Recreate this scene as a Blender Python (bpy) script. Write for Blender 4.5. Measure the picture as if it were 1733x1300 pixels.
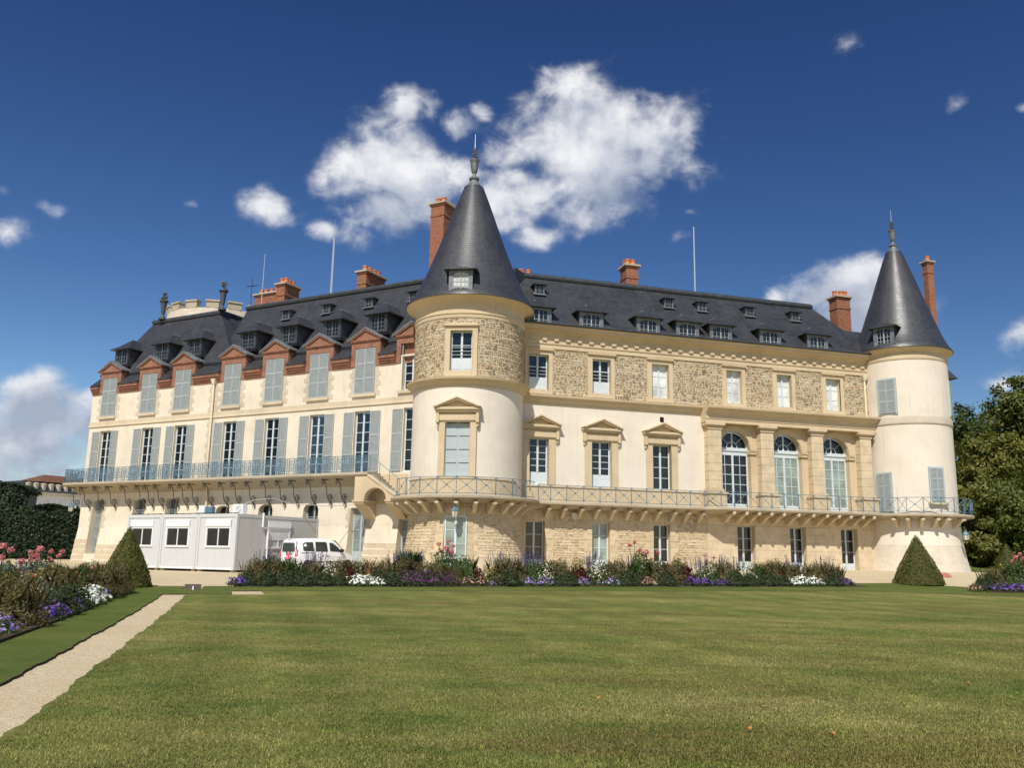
import bpy, bmesh, math, random
import numpy as np
from mathutils import Vector, Matrix
random.seed(7); RNG = np.random.default_rng(7)
R = math.radians; PI = math.pi
for o in list(bpy.data.objects): bpy.data.objects.remove(o)
SC = bpy.context.scene
COL = SC.collection

# ------------------------------------------------------------------ camera
PW, PH, FPX, EYE = 1733.0, 1300.0, 1499.0, 1.7
PITCH, ROLL = R(11.1385), R(1.0172)
FW = np.array([0, math.cos(PITCH), math.sin(PITCH)])
_r0 = np.array([1., 0, 0]); _u0 = np.array([0, -math.sin(PITCH), math.cos(PITCH)])
RI = math.cos(ROLL) * _r0 + math.sin(ROLL) * _u0
UP = -math.sin(ROLL) * _r0 + math.cos(ROLL) * _u0
E0 = np.array([0, 0, EYE])
cam_d = bpy.data.cameras.new('camera'); cam = bpy.data.objects.new('camera', cam_d); COL.objects.link(cam)
cam_d.sensor_width = 36; cam_d.lens = FPX / PW * 36; cam_d.clip_start = .1; cam_d.clip_end = 2000
cam.matrix_world = Matrix(((RI[0], UP[0], -FW[0], 0), (RI[1], UP[1], -FW[1], 0), (RI[2], UP[2], -FW[2], EYE), (0, 0, 0, 1)))
SC.camera = cam

def ray(x, y): return (x - PW / 2) / FPX * RI - (y - PH / 2) / FPX * UP + FW
def at_depth(x, y, Y):
    d = ray(x, y); return E0 + d * (Y / d[1])

# ------------------------------------------------------------------ light, exposure
SUN_EL, SUN_AZ = R(49), R(-15)        # sun stands behind the camera, a little to the left
TO_SUN = Vector((math.sin(SUN_AZ) * math.cos(SUN_EL), -math.cos(SUN_AZ) * math.cos(SUN_EL), math.sin(SUN_EL)))
sun_d = bpy.data.lights.new('sun', 'SUN'); sun_d.energy = 4.8; sun_d.angle = R(.53); sun_d.color = (1, .955, .88)
sun = bpy.data.objects.new('sun', sun_d); COL.objects.link(sun)
sun.rotation_euler = TO_SUN.to_track_quat('Z', 'Y').to_euler(); sun.location = (0, -20, 60)
SC.view_settings.view_transform = 'Standard'; SC.view_settings.look = 'None'
SC.view_settings.exposure = 0.0; SC.view_settings.gamma = 1.0; SC.view_settings.use_curve_mapping = False
SC.cycles.max_bounces = 6; SC.cycles.transparent_max_bounces = 12
SC.cycles.caustics_reflective = False; SC.cycles.caustics_refractive = False

# ------------------------------------------------------------------ node helper
class NT:
    def __init__(s, tree): s.t = tree; s.t.nodes.clear()
    def n(s, typ, inp=None, **props):
        nd = s.t.nodes.new(typ)
        for k, v in props.items(): setattr(nd, k, v)
        for k, v in (inp or {}).items():
            sk = nd.inputs[k]
            if isinstance(v, bpy.types.NodeSocket): s.t.links.new(v, sk)
            else:
                if sk.type == 'RGBA' and len(v) == 3: v = (*v, 1)
                sk.default_value = v
        return nd
    def math(s, op, a, b=0., c=None, clamp=False):
        d = {0: a, 1: b}
        if c is not None: d[2] = c
        return s.n('ShaderNodeMath', d, operation=op, use_clamp=clamp).outputs[0]
    def mix(s, fac, a, b, mode='MIX'):
        return s.n('ShaderNodeMix', {0: fac, 6: a, 7: b}, data_type='RGBA', blend_type=mode).outputs[2]
    def ramp(s, fac, stops, interp='LINEAR'):
        nd = s.n('ShaderNodeValToRGB', {0: fac}); cr = nd.color_ramp; cr.interpolation = interp
        while len(cr.elements) < len(stops): cr.elements.new(.5)
        for e, (p, c) in zip(cr.elements, stops):
            e.position = p; e.color = (*c, 1) if len(c) == 3 else c
        return nd.outputs[0]
    def noise(s, vec, scale, detail=4, rough=.55, dist=0.):
        return s.n('ShaderNodeTexNoise', {'Vector': vec, 'Scale': scale, 'Detail': detail, 'Roughness': rough, 'Distortion': dist}).outputs[0]
    def map(s, vec, scale=(1, 1, 1), rot=(0, 0, 0)):
        return s.n('ShaderNodeMapping', {'Vector': vec, 'Scale': scale, 'Rotation': rot}).outputs[0]
    def rng(s, v, a, b, c=0., d=1.):
        return s.n('ShaderNodeMapRange', {0: v, 1: a, 2: b, 3: c, 4: d}).outputs[0]

# ------------------------------------------------------------------ sky with clouds (functions of direction only)
def make_world():
    w = bpy.data.worlds.new('World'); SC.world = w; w.use_nodes = True
    T = NT(w.node_tree)
    sky = T.n('ShaderNodeTexSky', sky_type='NISHITA', sun_disc=False, sun_elevation=SUN_EL, sun_rotation=PI + SUN_AZ * 1.0,
              altitude=120, air_density=1.0, dust_density=.35, ozone_density=2.6).outputs[0]
    sky = T.n('ShaderNodeVectorMath', {0: sky, 3: .1}, operation='SCALE').outputs[0]      # deep, polarised blue of the photograph
    sp = T.n('ShaderNodeSeparateColor', {0: sky})
    ch = [T.math('MULTIPLY', T.math('POWER', sp.outputs[i], p), k * 10) for i, (p, k) in enumerate(((1.80, 1.66), (1.66, 1.33), (1.44, 1.13)))]
    sky = T.n('ShaderNodeCombineColor', {0: ch[0], 1: ch[1], 2: ch[2]}).outputs[0]
    d = T.n('ShaderNodeTexCoord').outputs['Generated']
    wv = T.n('ShaderNodeTexNoise', {'Vector': d, 'Scale': 16., 'Detail': 3}).outputs['Color']
    dw = T.n('ShaderNodeVectorMath', {0: T.n('ShaderNodeVectorMath', {0: wv, 1: (.5, .5, .5)}, operation='SUBTRACT').outputs[0], 1: (.035, .035, .035), 2: d}, operation='MULTIPLY_ADD').outputs[0]
    nz = T.noise(d, 11.0, 9, .56, .15); nz2 = T.noise(d, 60.0, 5, .6, .1); nzl = T.noise(T.map(d, (1, 1, 1.8)), 22.0, 6, .55, .6)
    # px, py, radius, flatness handled below, strength
    blobs = [(985, 225, 105, 1.3), (1080, 235, 92, 1.25), (910, 245, 80, 1.1), (1040, 185, 60, .95), (950, 143, 62, .85), (1015, 283, 112, 1.35), (1095, 290, 80, 1.15), (915, 322, 80, 1.05), (1150, 215, 52, .75),
             (655, 275, 78, 1.35), (600, 290, 62, 1.0), (715, 312, 85, 1.25), (655, 348, 84, .95), (775, 300, 66, .85), (600, 395, 62, .62), (840, 335, 75, .95), (880, 300, 60, .9), (555, 300, 45, .6), (550, 385, 45, .5),
             (455, 355, 58, .80), (690, 180, 52, .95), (775, 207, 44, .8), (815, 188, 30, .75), (908, 408, 48, .85),
             (1385, 495, 55, 1.2), (1440, 482, 55, 1.3), (1325, 501, 40, .8), (1440, 535, 85, 1.25),
             (85, 695, 62, 1.3), (155, 712, 74, 1.2), (60, 752, 95, 1.2), (-20, 765, 85, 1.1), (90, 800, 130, .9),
             (15, 380, 66, .56), (95, 354, 36, .55), (2, 312, 30, .5), (1440, 66, 42, .55), (1625, 178, 42, .6), (1728, 572, 42, .95), (1700, 643, 48, .6),
             (1150, 396, 40, .45), (1735, 178, 30, .5), (320, 345, 38, .40), (1165, 355, 36, .5)]
    greys = [(1060, 345, 120, .9), (940, 370, 70, .6), (670, 385, 95, .9), (745, 345, 60, .6), (1430, 545, 120, .9), (110, 800, 150, 1.), (40, 700, 60, .7), (170, 715, 60, .7), (1130, 250, 50, .5)]
    cr = random.Random(3); extra = []      # the same kind of clouds round the rest of the sky
    for k in range(9):
        a = R(cr.uniform(45, 315)); e = R(cr.uniform(8, 50))
        extra.append((np.array([math.sin(a) * math.cos(e), math.cos(a) * math.cos(e), math.sin(e)]), cr.uniform(.05, .09), cr.uniform(.7, 1.2)))
    SQ = (1, 1, 1.45)                     # clouds lie flat
    def scaled(v): return T.n('ShaderNodeVectorMath', {0: v, 1: SQ}, operation='MULTIPLY').outputs[0]
    def field(v, items, k=.22):
        f = None
        for c, r, s_ in items:
            x = T.n('ShaderNodeVectorMath', {0: v, 1: tuple(np.array(c) * SQ)}, operation='DISTANCE').outputs['Value']
            x = T.math('MULTIPLY_ADD', x, -1 / r, s_)
            f = x if f is None else T.math('SMOOTH_MAX', f, x, k)
        return f
    def dirs(L):
        out = []
        for px, py, r, s_ in L:
            c = ray(px, py); out.append((c / np.linalg.norm(c), r / FPX * 1.03, s_))
        return out
    ds = scaled(dw)
    fld = field(ds, dirs(blobs) + extra); gry = field(ds, dirs(greys))
    bil = T.math('ADD', T.math('MULTIPLY', T.math('SUBTRACT', nz, .5), 2.3), T.math('MULTIPLY', T.math('SUBTRACT', nzl, .5), 1.1))
    bil = T.math('ADD', bil, T.math('MULTIPLY', T.math('SUBTRACT', nz2, .5), .35))
    dens = T.math('ADD', fld, bil)
    a = T.n('ShaderNodeMapRange', {0: dens, 1: -.15, 2: .95, 3: 0., 4: 1.}, interpolation_type='SMOOTHERSTEP').outputs[0]
    a = T.math('MULTIPLY', a, T.rng(fld, -.55, .15))
    sh = T.noise(T.n('ShaderNodeVectorMath', {0: d, 1: (-.006, -.010, .024)}, operation='ADD').outputs[0], 11.0, 8, .56, .15)
    lit = T.math('ADD', T.math('MULTIPLY', T.math('SUBTRACT', nz, sh), 2.4), .70)
    lit = T.math('ADD', lit, T.math('MULTIPLY', T.math('SUBTRACT', nzl, .5), .7))
    lit = T.math('SUBTRACT', lit, T.math('MULTIPLY', T.rng(gry, -.25, .85), .75), clamp=True)
    cc = T.ramp(lit, [(0., (3.9, 4.4, 5.5)), (.4, (5.6, 6.0, 6.9)), (.75, (8.0, 8.15, 8.6)), (1., (9.5, 9.5, 9.6))])
    col = T.mix(T.math('MULTIPLY', a, .96), sky, cc)
    bg = T.n('ShaderNodeBackground', {'Color': col, 'Strength': .1})
    T.n('ShaderNodeOutputWorld', {'Surface': bg.outputs[0]})
make_world()

# ------------------------------------------------------------------ materials
MATS = {}
def newmat(name):
    m = bpy.data.materials.new(name); m.use_nodes = True; MATS[name] = m
    return NT(m.node_tree)
def finish(T, col, rough=.8, spec=.3, metal=0., bump=None, bstr=.3, bdist=.02, **kw):
    d = {'Base Color': col, 'Roughness': rough, 'Specular IOR Level': spec, 'Metallic': metal}
    d.update(kw)
    if bump is not None:
        d['Normal'] = T.n('ShaderNodeBump', {'Height': bump, 'Strength': bstr, 'Distance': bdist}).outputs[0]
    b = T.n('ShaderNodeBsdfPrincipled', d)
    T.n('ShaderNodeOutputMaterial', {'Surface': b.outputs[0]})
def coords(T, kind='UV'): return T.n('ShaderNodeTexCoord').outputs[kind]
def pos(T): return T.n('ShaderNodeNewGeometry').outputs['Position']

def simple(name, c, rough=.6, spec=.4, metal=0., var=.12, scale=3., fine=0., **kw):
    T = newmat(name); p = pos(T)
    n = T.noise(p, scale, 5, .6)
    f = T.rng(n, .3, .7, 1 - var, 1 + var)
    col = T.mix(1., c, T.n('ShaderNodeCombineColor', {0: f, 1: f, 2: f}).outputs[0], 'MULTIPLY')
    bp = T.noise(p, 40., 3) if fine else None
    finish(T, col, rough, spec, metal, bp, fine, .01, **kw)

def plaster(name, c, stain, amt=.35, fine=.15):
    T = newmat(name); p = pos(T); uv = coords(T)
    n1 = T.noise(p, .55, 6, .62, .3); n2 = T.noise(T.map(uv, (2.6, .45, 1)), 1.0, 6, .65); n3 = T.noise(p, 14., 4, .6)
    col = T.mix(T.rng(n1, .45, .75, 0., amt), c, stain)
    col = T.mix(T.rng(n2, .56, .80, 0., amt), col, stain)
    col = T.mix(T.rng(n3, .3, .75, 0., .10), col, tuple(x * .8 for x in c))
    n5 = T.noise(T.map(uv, (5.5, .28, 1)), 1.0, 5, .7); n6 = T.noise(p, .22, 4, .6)
    col = T.mix(T.math('MULTIPLY', T.rng(n5, .55, .78), T.rng(n6, .40, .62, 0., amt * 1.2)), col, tuple(x * .62 for x in stain))
    finish(T, col, .9, .15, 0., T.noise(p, 30., 5, .65), fine, .015)

def rubble(name, cols, mortar, sc=3.4, dark=.75):
    T = newmat(name); uv = coords(T); p = pos(T)
    dn = T.n('ShaderNodeTexNoise', {'Vector': uv, 'Scale': 2.2, 'Detail': 3}).outputs['Color']
    v = T.n('ShaderNodeVectorMath', {0: T.map(uv, (1, 1.45, 1)), 1: T.n('ShaderNodeVectorMath', {0: dn, 1: (.32, .32, 0)}, operation='MULTIPLY').outputs[0]}, operation='ADD').outputs[0]
    vo = T.n('ShaderNodeTexVoronoi', {'Vector': v, 'Scale': sc, 'Randomness': .95}, voronoi_dimensions='2D')
    ve = T.n('ShaderNodeTexVoronoi', {'Vector': v, 'Scale': sc, 'Randomness': .95}, voronoi_dimensions='2D', feature='DISTANCE_TO_EDGE').outputs['Distance']
    rv = T.n('ShaderNodeSeparateColor', {0: vo.outputs['Color']}).outputs[0]
    col = T.ramp(rv, [(i / (len(cols)), c) for i, c in enumerate(cols)], 'CONSTANT')
    big = T.noise(p, .5, 4, .6)
    col = T.mix(T.rng(big, .42, .7, 0., .35), col, cols[1])
    col = T.mix(T.rng(T.noise(p, 9., 4), .3, .7, 0., .3), col, cols[0])
    m = T.rng(ve, .03, .11, 1., 0.)
    col = T.mix(m, col, mortar)
    col = T.mix(T.rng(T.noise(p, 7., 5, .75), .56, .68, 0., dark), col, (.15, .11, .065))
    h = T.math('ADD', T.rng(ve, 0., .22), T.math('MULTIPLY', T.noise(p, 22., 4), .4))
    finish(T, col, .92, .12, 0., h, .4, .03)

def ashlar(name, c1, c2, mortar, bw=.85, rh=.36, msz=.012, var=.25, joint=.6):
    T = newmat(name); uv = coords(T); p = pos(T)
    b = T.n('ShaderNodeTexBrick', {'Vector': uv, 'Color1': c1, 'Color2': c2, 'Mortar': mortar, 'Scale': 1., 'Mortar Size': msz, 'Mortar Smooth': .2, 'Brick Width': bw, 'Row Height': rh})
    col = T.mix(T.rng(T.noise(p, 1.3, 5, .6, .4), .4, .72, 0., var), b.outputs[0], tuple(x * .72 for x in c2))
    col = T.mix(T.rng(T.noise(p, 11., 4), .35, .75, 0., .16), col, tuple(x * .7 for x in c1))
    h = T.math('SUBTRACT', T.math('MULTIPLY', T.noise(p, 26., 4), .3), b.outputs[1])
    finish(T, col, .88, .15, 0., h, joint, .02)

def slate(name):
    T = newmat(name); uv = coords(T); p = pos(T)
    b = T.n('ShaderNodeTexBrick', {'Vector': uv, 'Color1': (.029, .030, .033), 'Color2': (.048, .049, .053), 'Mortar': (.012, .012, .014), 'Scale': 1., 'Mortar Size': .007, 'Mortar Smooth': .3, 'Brick Width': .22, 'Row Height': .135})
    n = T.noise(p, .9, 5, .6, .3)
    col = T.mix(T.rng(n, .4, .72, 0., .5), b.outputs[0], (.068, .070, .074))
    streak = T.noise(T.map(uv, (1.6, .16, 1)), 1., 6, .65)
    col = T.mix(T.rng(streak, .56, .78, 0., .35), col, (.105, .107, .110))
    row = T.math('FRACT', T.math('DIVIDE', T.n('ShaderNodeSeparateXYZ', {0: uv}).outputs[1], .135))
    h = T.math('SUBTRACT', T.math('MULTIPLY', T.math('SUBTRACT', 1., row), .6), b.outputs[1])
    wn = T.n('ShaderNodeTexWhiteNoise', {'Vector': T.n('ShaderNodeVectorMath', {0: T.map(uv, (4.5, 7.4, 1))}, operation='FLOOR').outputs[0]}, noise_dimensions='2D').outputs[0]
    rg = T.math('ADD', .36, T.math('MULTIPLY', wn, .08))
    finish(T, col, rg, .62, 0., T.math('ADD', h, T.math('MULTIPLY', T.noise(p, 9., 3), .5)), .35, .02)

def brick(name, c1=(.33, .125, .078), c2=(.22, .080, .052), mortar=(.33, .245, .18)):
    T = newmat(name); uv = coords(T); p = pos(T)
    b = T.n('ShaderNodeTexBrick', {'Vector': uv, 'Color1': c1, 'Color2': c2, 'Mortar': mortar, 'Scale': 1., 'Mortar Size': .010, 'Brick Width': .24, 'Row Height': .078, 'Bias': .1})
    col = T.mix(T.rng(T.noise(p, 2.2, 5, .65), .5, .72, 0., .55), b.outputs[0], (.10, .055, .045))
    col = T.mix(T.rng(T.noise(p, 13., 4), .45, .75, 0., .4), col, (.52, .30, .18))
    finish(T, col, .9, .12, 0., T.math('SUBTRACT', T.noise(p, 30., 3), b.outputs[1]), .5, .02)

plaster('plaster_warm', (.74, .66, .52), (.50, .41, .295), .5)
plaster('plaster_pale', (.76, .685, .57), (.57, .49, .38), .5)
plaster('plaster_grey', (.58, .505, .39), (.38, .325, .25), .6)
plaster('stone_ochre', (.62, .50, .33), (.44, .34, .215), .6, .25)
plaster('stone_light', (.62, .52, .37), (.40, .325, .23), .6, .25)
plaster('stone_weathered', (.46, .39, .28), (.27, .235, .18), .7, .3)
rubble('rubble_grey', [(.44, .34, .19), (.62, .49, .29), (.30, .225, .13), (.70, .58, .39), (.50, .34, .16), (.54, .46, .33), (.22, .165, .10), (.60, .45, .25), (.66, .55, .36)], (.60, .49, .32), 6.6)
rubble('rubble_ochre', [(.60, .43, .22), (.70, .53, .30), (.52, .35, .16), (.66, .52, .33), (.72, .56, .34), (.47, .33, .19)], (.68, .53, .32), 5.6, .28)
ashlar('ashlar_base', (.715, .635, .515), (.65, .565, .44), (.73, .66, .545), .62, .34, .02, .45)
def stones(name, cols, dark):
    T = newmat(name); gn = T.n('ShaderNodeNewGeometry'); p = gn.outputs['Position']
    col = T.ramp(gn.outputs['Random Per Island'], [(i / len(cols), c) for i, c in enumerate(cols)], 'CONSTANT')
    col = T.mix(T.rng(T.noise(p, .5, 4, .6), .40, .68, 0., .35), col, cols[1])
    col = T.mix(T.rng(T.noise(p, 9., 5, .7), .5, .7, 0., dark), col, (.17, .13, .08))
    finish(T, col, .92, .12, 0., T.noise(p, 22., 4, .7), .5, .02)
stones('stones_grey', [(.40, .325, .20), (.52, .43, .28), (.28, .22, .14), (.60, .51, .36), (.43, .32, .18), (.47, .41, .31), (.20, .16, .105), (.53, .42, .26), (.57, .49, .35), (.35, .30, .22), (.42, .25, .14)], .6)
stones('stones_ochre', [(.57, .45, .285), (.62, .51, .345), (.52, .40, .24), (.60, .50, .35), (.64, .53, .365), (.46, .365, .24), (.60, .46, .275)], .4)
plaster('mortar', (.60, .50, .345), (.44, .35, .22), .5, .3)
slate('slate'); brick('brick_red'); brick('brick_chimney', (.35, .115, .058), (.24, .075, .042), (.28, .19, .13))
simple('stone_block', (.62, .50, .335), .9, .12, 0., .16, 1.7, .25)
simple('stone_quoin', (.59, .475, .31), .9, .12, 0., .2, 1.2, .25)
simple('zinc', (.30, .325, .345), .42, .5, .55, .25, 2.)
simple('lead_dark', (.055, .062, .072), .5, .5, .2, .3, 3.)
simple('lead_grey', (.17, .185, .19), .5, .5, .35, .3, 4.)
simple('urn_metal', (.085, .085, .078), .55, .5, .3, .35, 8.)
simple('terracotta', (.55, .19, .085), .8, .2, 0., .25, 4.)
simple('paint_grey', (.60, .65, .66), .5, .4, 0., .06, 6.)
simple('paint_shutter', (.35, .385, .38), .6, .35, 0., .10, 5.)
simple('paint_panel', (.42, .475, .475), .5, .4, 0., .05, 4.)
simple('iron_blue', (.11, .20, .26), .5, .5, .1, .25, 9.)
simple('iron_dark', (.030, .034, .042), .55, .5, .3, .3, 9.)
simple('metal_pale', (.62, .64, .66), .4, .5, .5, .05)
simple('pipe_cream', (.76, .66, .47), .6, .3, 0., .1, 2.)
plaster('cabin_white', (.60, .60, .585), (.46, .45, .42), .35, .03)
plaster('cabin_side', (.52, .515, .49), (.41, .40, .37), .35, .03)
simple('plastic_white', (.78, .785, .775), .35, .5, 0., .02)
simple('black_plastic', (.018, .018, .02), .5, .4)
simple('car_paint', (.82, .825, .83), .22, .5, 0., .015, 1., **{'Coat Weight': .6, 'Coat Roughness': .05})
simple('car_grey', (.06, .063, .068), .5, .4)
simple('rubber', (.02, .02, .02), .85, .2)
simple('red_lens', (.50, .018, .012), .15, .6)
simple('decal_pink', (.78, .10, .25), .4, .4, 0., .35, 18.)
simple('decal_green', (.05, .11, .035), .4, .4, 0., .3, 18.)
simple('decal_grey', (.34, .34, .33), .5, .3)
simple('interior', (.012, .011, .012), .9, .1)
simple('curtain', (.30, .22, .15), .95, .1, 0., .3, 6.)
simple('bark', (.075, .058, .042), .95, .1, 0., .35, 6., .6)
simple('soil', (.075, .055, .036), .95, .1, 0., .4, 8., .6)
simple('roof_tile', (.155, .075, .045), .9, .2, 0., .3, 3.)
simple('sign_brown', (.12, .092, .068), .6, .4, 0., .15, 6.)
simple('lamp_glass', (.62, .56, .44), .25, .5)
simple('board_white', (.8, .8, .78), .5, .4)
simple('stain_leaf', (.40, .20, .06), .9, .1)

def glass(name, c, rough=.03, spec=.55):
    T = newmat(name)
    p = pos(T); n = T.noise(p, 1.2, 2)
    col = T.mix(T.rng(n, .35, .65), c, tuple(x * .6 for x in c))
    finish(T, col, rough, spec, 0., T.noise(p, 1.6, 2), .05, .05)
glass('glass_dark', (.016, .018, .021)); glass('blind_green', (.33, .40, .345), .14, .5); glass('blind_grey', (.30, .35, .35), .1, .6)
glass('blind_white', (.80, .80, .77), .2, .4); glass('glass_car', (.05, .065, .055), .04, .8)
def clear_glass():
    T = newmat('glass_clear')
    fr = T.n('ShaderNodeFresnel', {'IOR': 1.5}).outputs[0]
    a = T.n('ShaderNodeBsdfTransparent', {'Color': (.72, .78, .78, 1)}).outputs[0]
    b = T.n('ShaderNodeBsdfGlossy', {'Color': (.95, .97, 1, 1), 'Roughness': .03}).outputs[0]
    T.n('ShaderNodeOutputMaterial', {'Surface': T.n('ShaderNodeMixShader', {0: T.math('MULTIPLY', fr, 1.2, clamp=True), 1: a, 2: b}).outputs[0]})
clear_glass()

def gravel():
    T = newmat('gravel'); p = pos(T)
    vo = T.n('ShaderNodeTexVoronoi', {'Vector': p, 'Scale': 42.})
    rv = T.n('ShaderNodeSeparateColor', {0: vo.outputs['Color']}).outputs[0]
    col = T.ramp(rv, [(0., (.44, .35, .205)), (.5, (.59, .485, .31)), (1., (.70, .60, .42))])
    col = T.mix(T.rng(T.noise(p, .35, 5, .6, .5), .38, .68, 0., .45), col, (.48, .375, .225))
    col = T.mix(T.rng(T.noise(p, 3., 5, .7), .58, .75, 0., .3), col, (.36, .28, .18))
    finish(T, col, .95, .1, 0., T.math('ADD', vo.outputs['Distance'], T.math('MULTIPLY', T.noise(p, 6., 4), 1.5)), .55, .02)
gravel()
def grass_col(T, p, dry):
    ps = T.map(p, (1, 1, .2)); pb = T.map(p, (.55, 1.5, .2), (0, 0, -R(16.4)))
    n1 = T.noise(pb, .24, 5, .6, .5); n2 = T.noise(ps, .9, 6, .70, .5); n3 = T.noise(ps, 6., 5, .7)
    c = T.ramp(n2, [(.32, (.090, .130, .018)), (.45, (.165, .192, .030)), (.55, (.260, .252, .052)), (.68, (.41, .35, .105))])
    c2 = T.ramp(n1, [(.36, (.085, .128, .017)), (.48, (.175, .196, .031)), (.56, (.265, .245, .048)), (.66, (.37, .31, .085))])
    col = T.mix(.55, c, c2)
    sx = T.n('ShaderNodeSeparateXYZ', {0: T.map(p, (1, 1, 1), (0, 0, -R(16.4)))}).outputs[0]
    band = T.math('MULTIPLY', T.math('SINE', T.math('MULTIPLY', sx, 2 * PI / 1.7)), .09 * dry)
    bf = T.math('ADD', 1.04, band); col = T.mix(1., col, T.n('ShaderNodeCombineColor', {0: T.math('MULTIPLY', bf, .94), 1: T.math('MULTIPLY', bf, .95), 2: T.math('MULTIPLY', bf, 1.35)}).outputs[0], 'MULTIPLY')
    if dry < .5: col = T.mix(.62, col, (.065, .116, .016))
    br = T.math('MULTIPLY', T.rng(T.noise(pb, .30, 5, .65, 1.0), .52, .64), T.rng(n3, .22, .6))
    col = T.mix(T.math('MULTIPLY', br, .75 * dry), col, (.165, .112, .042))
    return T.mix(T.rng(n3, .45, .75, 0., .5 * dry + .08), col, (.31, .28, .09))
def grass(name, dry):
    T = newmat(name); p = pos(T); col = grass_col(T, p, dry)
    n4 = T.noise(p, 38., 4, .75); n3 = T.noise(p, 5., 5, .7)
    col = T.mix(T.rng(n4, .36, .60, .5, 0.), col, (.060, .080, .018))
    finish(T, col, .85, .12, 0., T.math('ADD', n4, T.math('MULTIPLY', n3, .8)), .8, .04)
grass('grass_dry', 1.); grass('grass_green', .25)

def leafmat(name, stops, trans=.25, rough=.55):
    T = newmat(name)
    g = T.n('ShaderNodeNewGeometry')
    col = T.ramp(g.outputs['Random Per Island'], stops)
    col = T.mix(T.rng(T.noise(g.outputs['Position'], .7, 3), .35, .7, 0., .45), col, stops[len(stops) // 2][1])
    b = T.n('ShaderNodeBsdfPrincipled', {'Base Color': col, 'Roughness': rough, 'Specular IOR Level': .35})
    t = T.n('ShaderNodeBsdfTranslucent', {'Color': T.mix(1., col, (1.5, 1.6, .7), 'MULTIPLY')})
    T.n('ShaderNodeOutputMaterial', {'Surface': T.n('ShaderNodeMixShader', {0: trans, 1: b.outputs[0], 2: t.outputs[0]}).outputs[0]})
def st(*cs): return [(i / max(1, len(cs) - 1), c) for i, c in enumerate(cs)]
leafmat('leaf_yew', st((.075, .080, .017), (.135, .135, .026), (.21, .185, .040)), .3)
leafmat('leaf_tree', st((.042, .074, .015), (.085, .118, .024), (.140, .162, .036), (.21, .20, .045)), .3)
leafmat('leaf_tree_gold', st((.058, .086, .016), (.11, .135, .026), (.18, .178, .038), (.26, .21, .045)), .3)
leafmat('leaf_tree_dark', st((.036, .060, .015), (.068, .095, .022), (.115, .130, .032)), .3)
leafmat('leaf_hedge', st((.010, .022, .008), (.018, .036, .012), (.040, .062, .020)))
leafmat('leaf_green', st((.040, .080, .018), (.065, .115, .026), (.110, .150, .040)))
leafmat('leaf_bronze', st((.080, .084, .026), (.135, .120, .042), (.200, .145, .066), (.110, .135, .034)))
leafmat('leaf_dark', st((.028, .042, .018), (.048, .066, .024), (.075, .088, .030)))
leafmat('leaf_red', st((.060, .010, .012), (.11, .018, .018), (.055, .022, .014)))
leafmat('leaf_silver', st((.10, .13, .09), (.17, .20, .14), (.24, .26, .19)))
leafmat('petal_white', st((.78, .78, .72), (.86, .86, .82)), .15)
leafmat('petal_cream', st((.66, .60, .44), (.78, .72, .58)), .15)
leafmat('petal_violet', st((.10, .035, .30), (.18, .07, .44), (.30, .16, .52)), .15)
leafmat('petal_lilac', st((.24, .14, .46), (.36, .24, .60), (.50, .40, .66)), .15)
leafmat('petal_magenta', st((.14, .022, .16), (.24, .05, .26)), .15)
leafmat('petal_salvia', st((.075, .075, .20), (.14, .125, .30), (.22, .19, .36)), .15)
leafmat('petal_pink', st((.58, .16, .20), (.70, .25, .28), (.74, .42, .42)), .2)
leafmat('petal_yellow', st((.62, .36, .03), (.72, .48, .06), (.66, .26, .04)), .2)
leafmat('petal_orange', st((.55, .13, .04), (.66, .22, .08)), .2)
def blade_mat():
    T = newmat('grass_blade'); gnode = T.n('ShaderNodeNewGeometry')
    col = grass_col(T, gnode.outputs['Position'], 1.)
    f = T.rng(gnode.outputs['Random Per Island'], 0., 1., .95, 1.7)
    col = T.mix(1., col, T.n('ShaderNodeCombineColor', {0: f, 1: f, 2: f}).outputs[0], 'MULTIPLY')
    b = T.n('ShaderNodeBsdfPrincipled', {'Base Color': col, 'Roughness': .75, 'Specular IOR Level': .15})
    t = T.n('ShaderNodeBsdfTranslucent', {'Color': col})
    T.n('ShaderNodeOutputMaterial', {'Surface': T.n('ShaderNodeMixShader', {0: .3, 1: b.outputs[0], 2: t.outputs[0]}).outputs[0]})
blade_mat()

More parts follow.
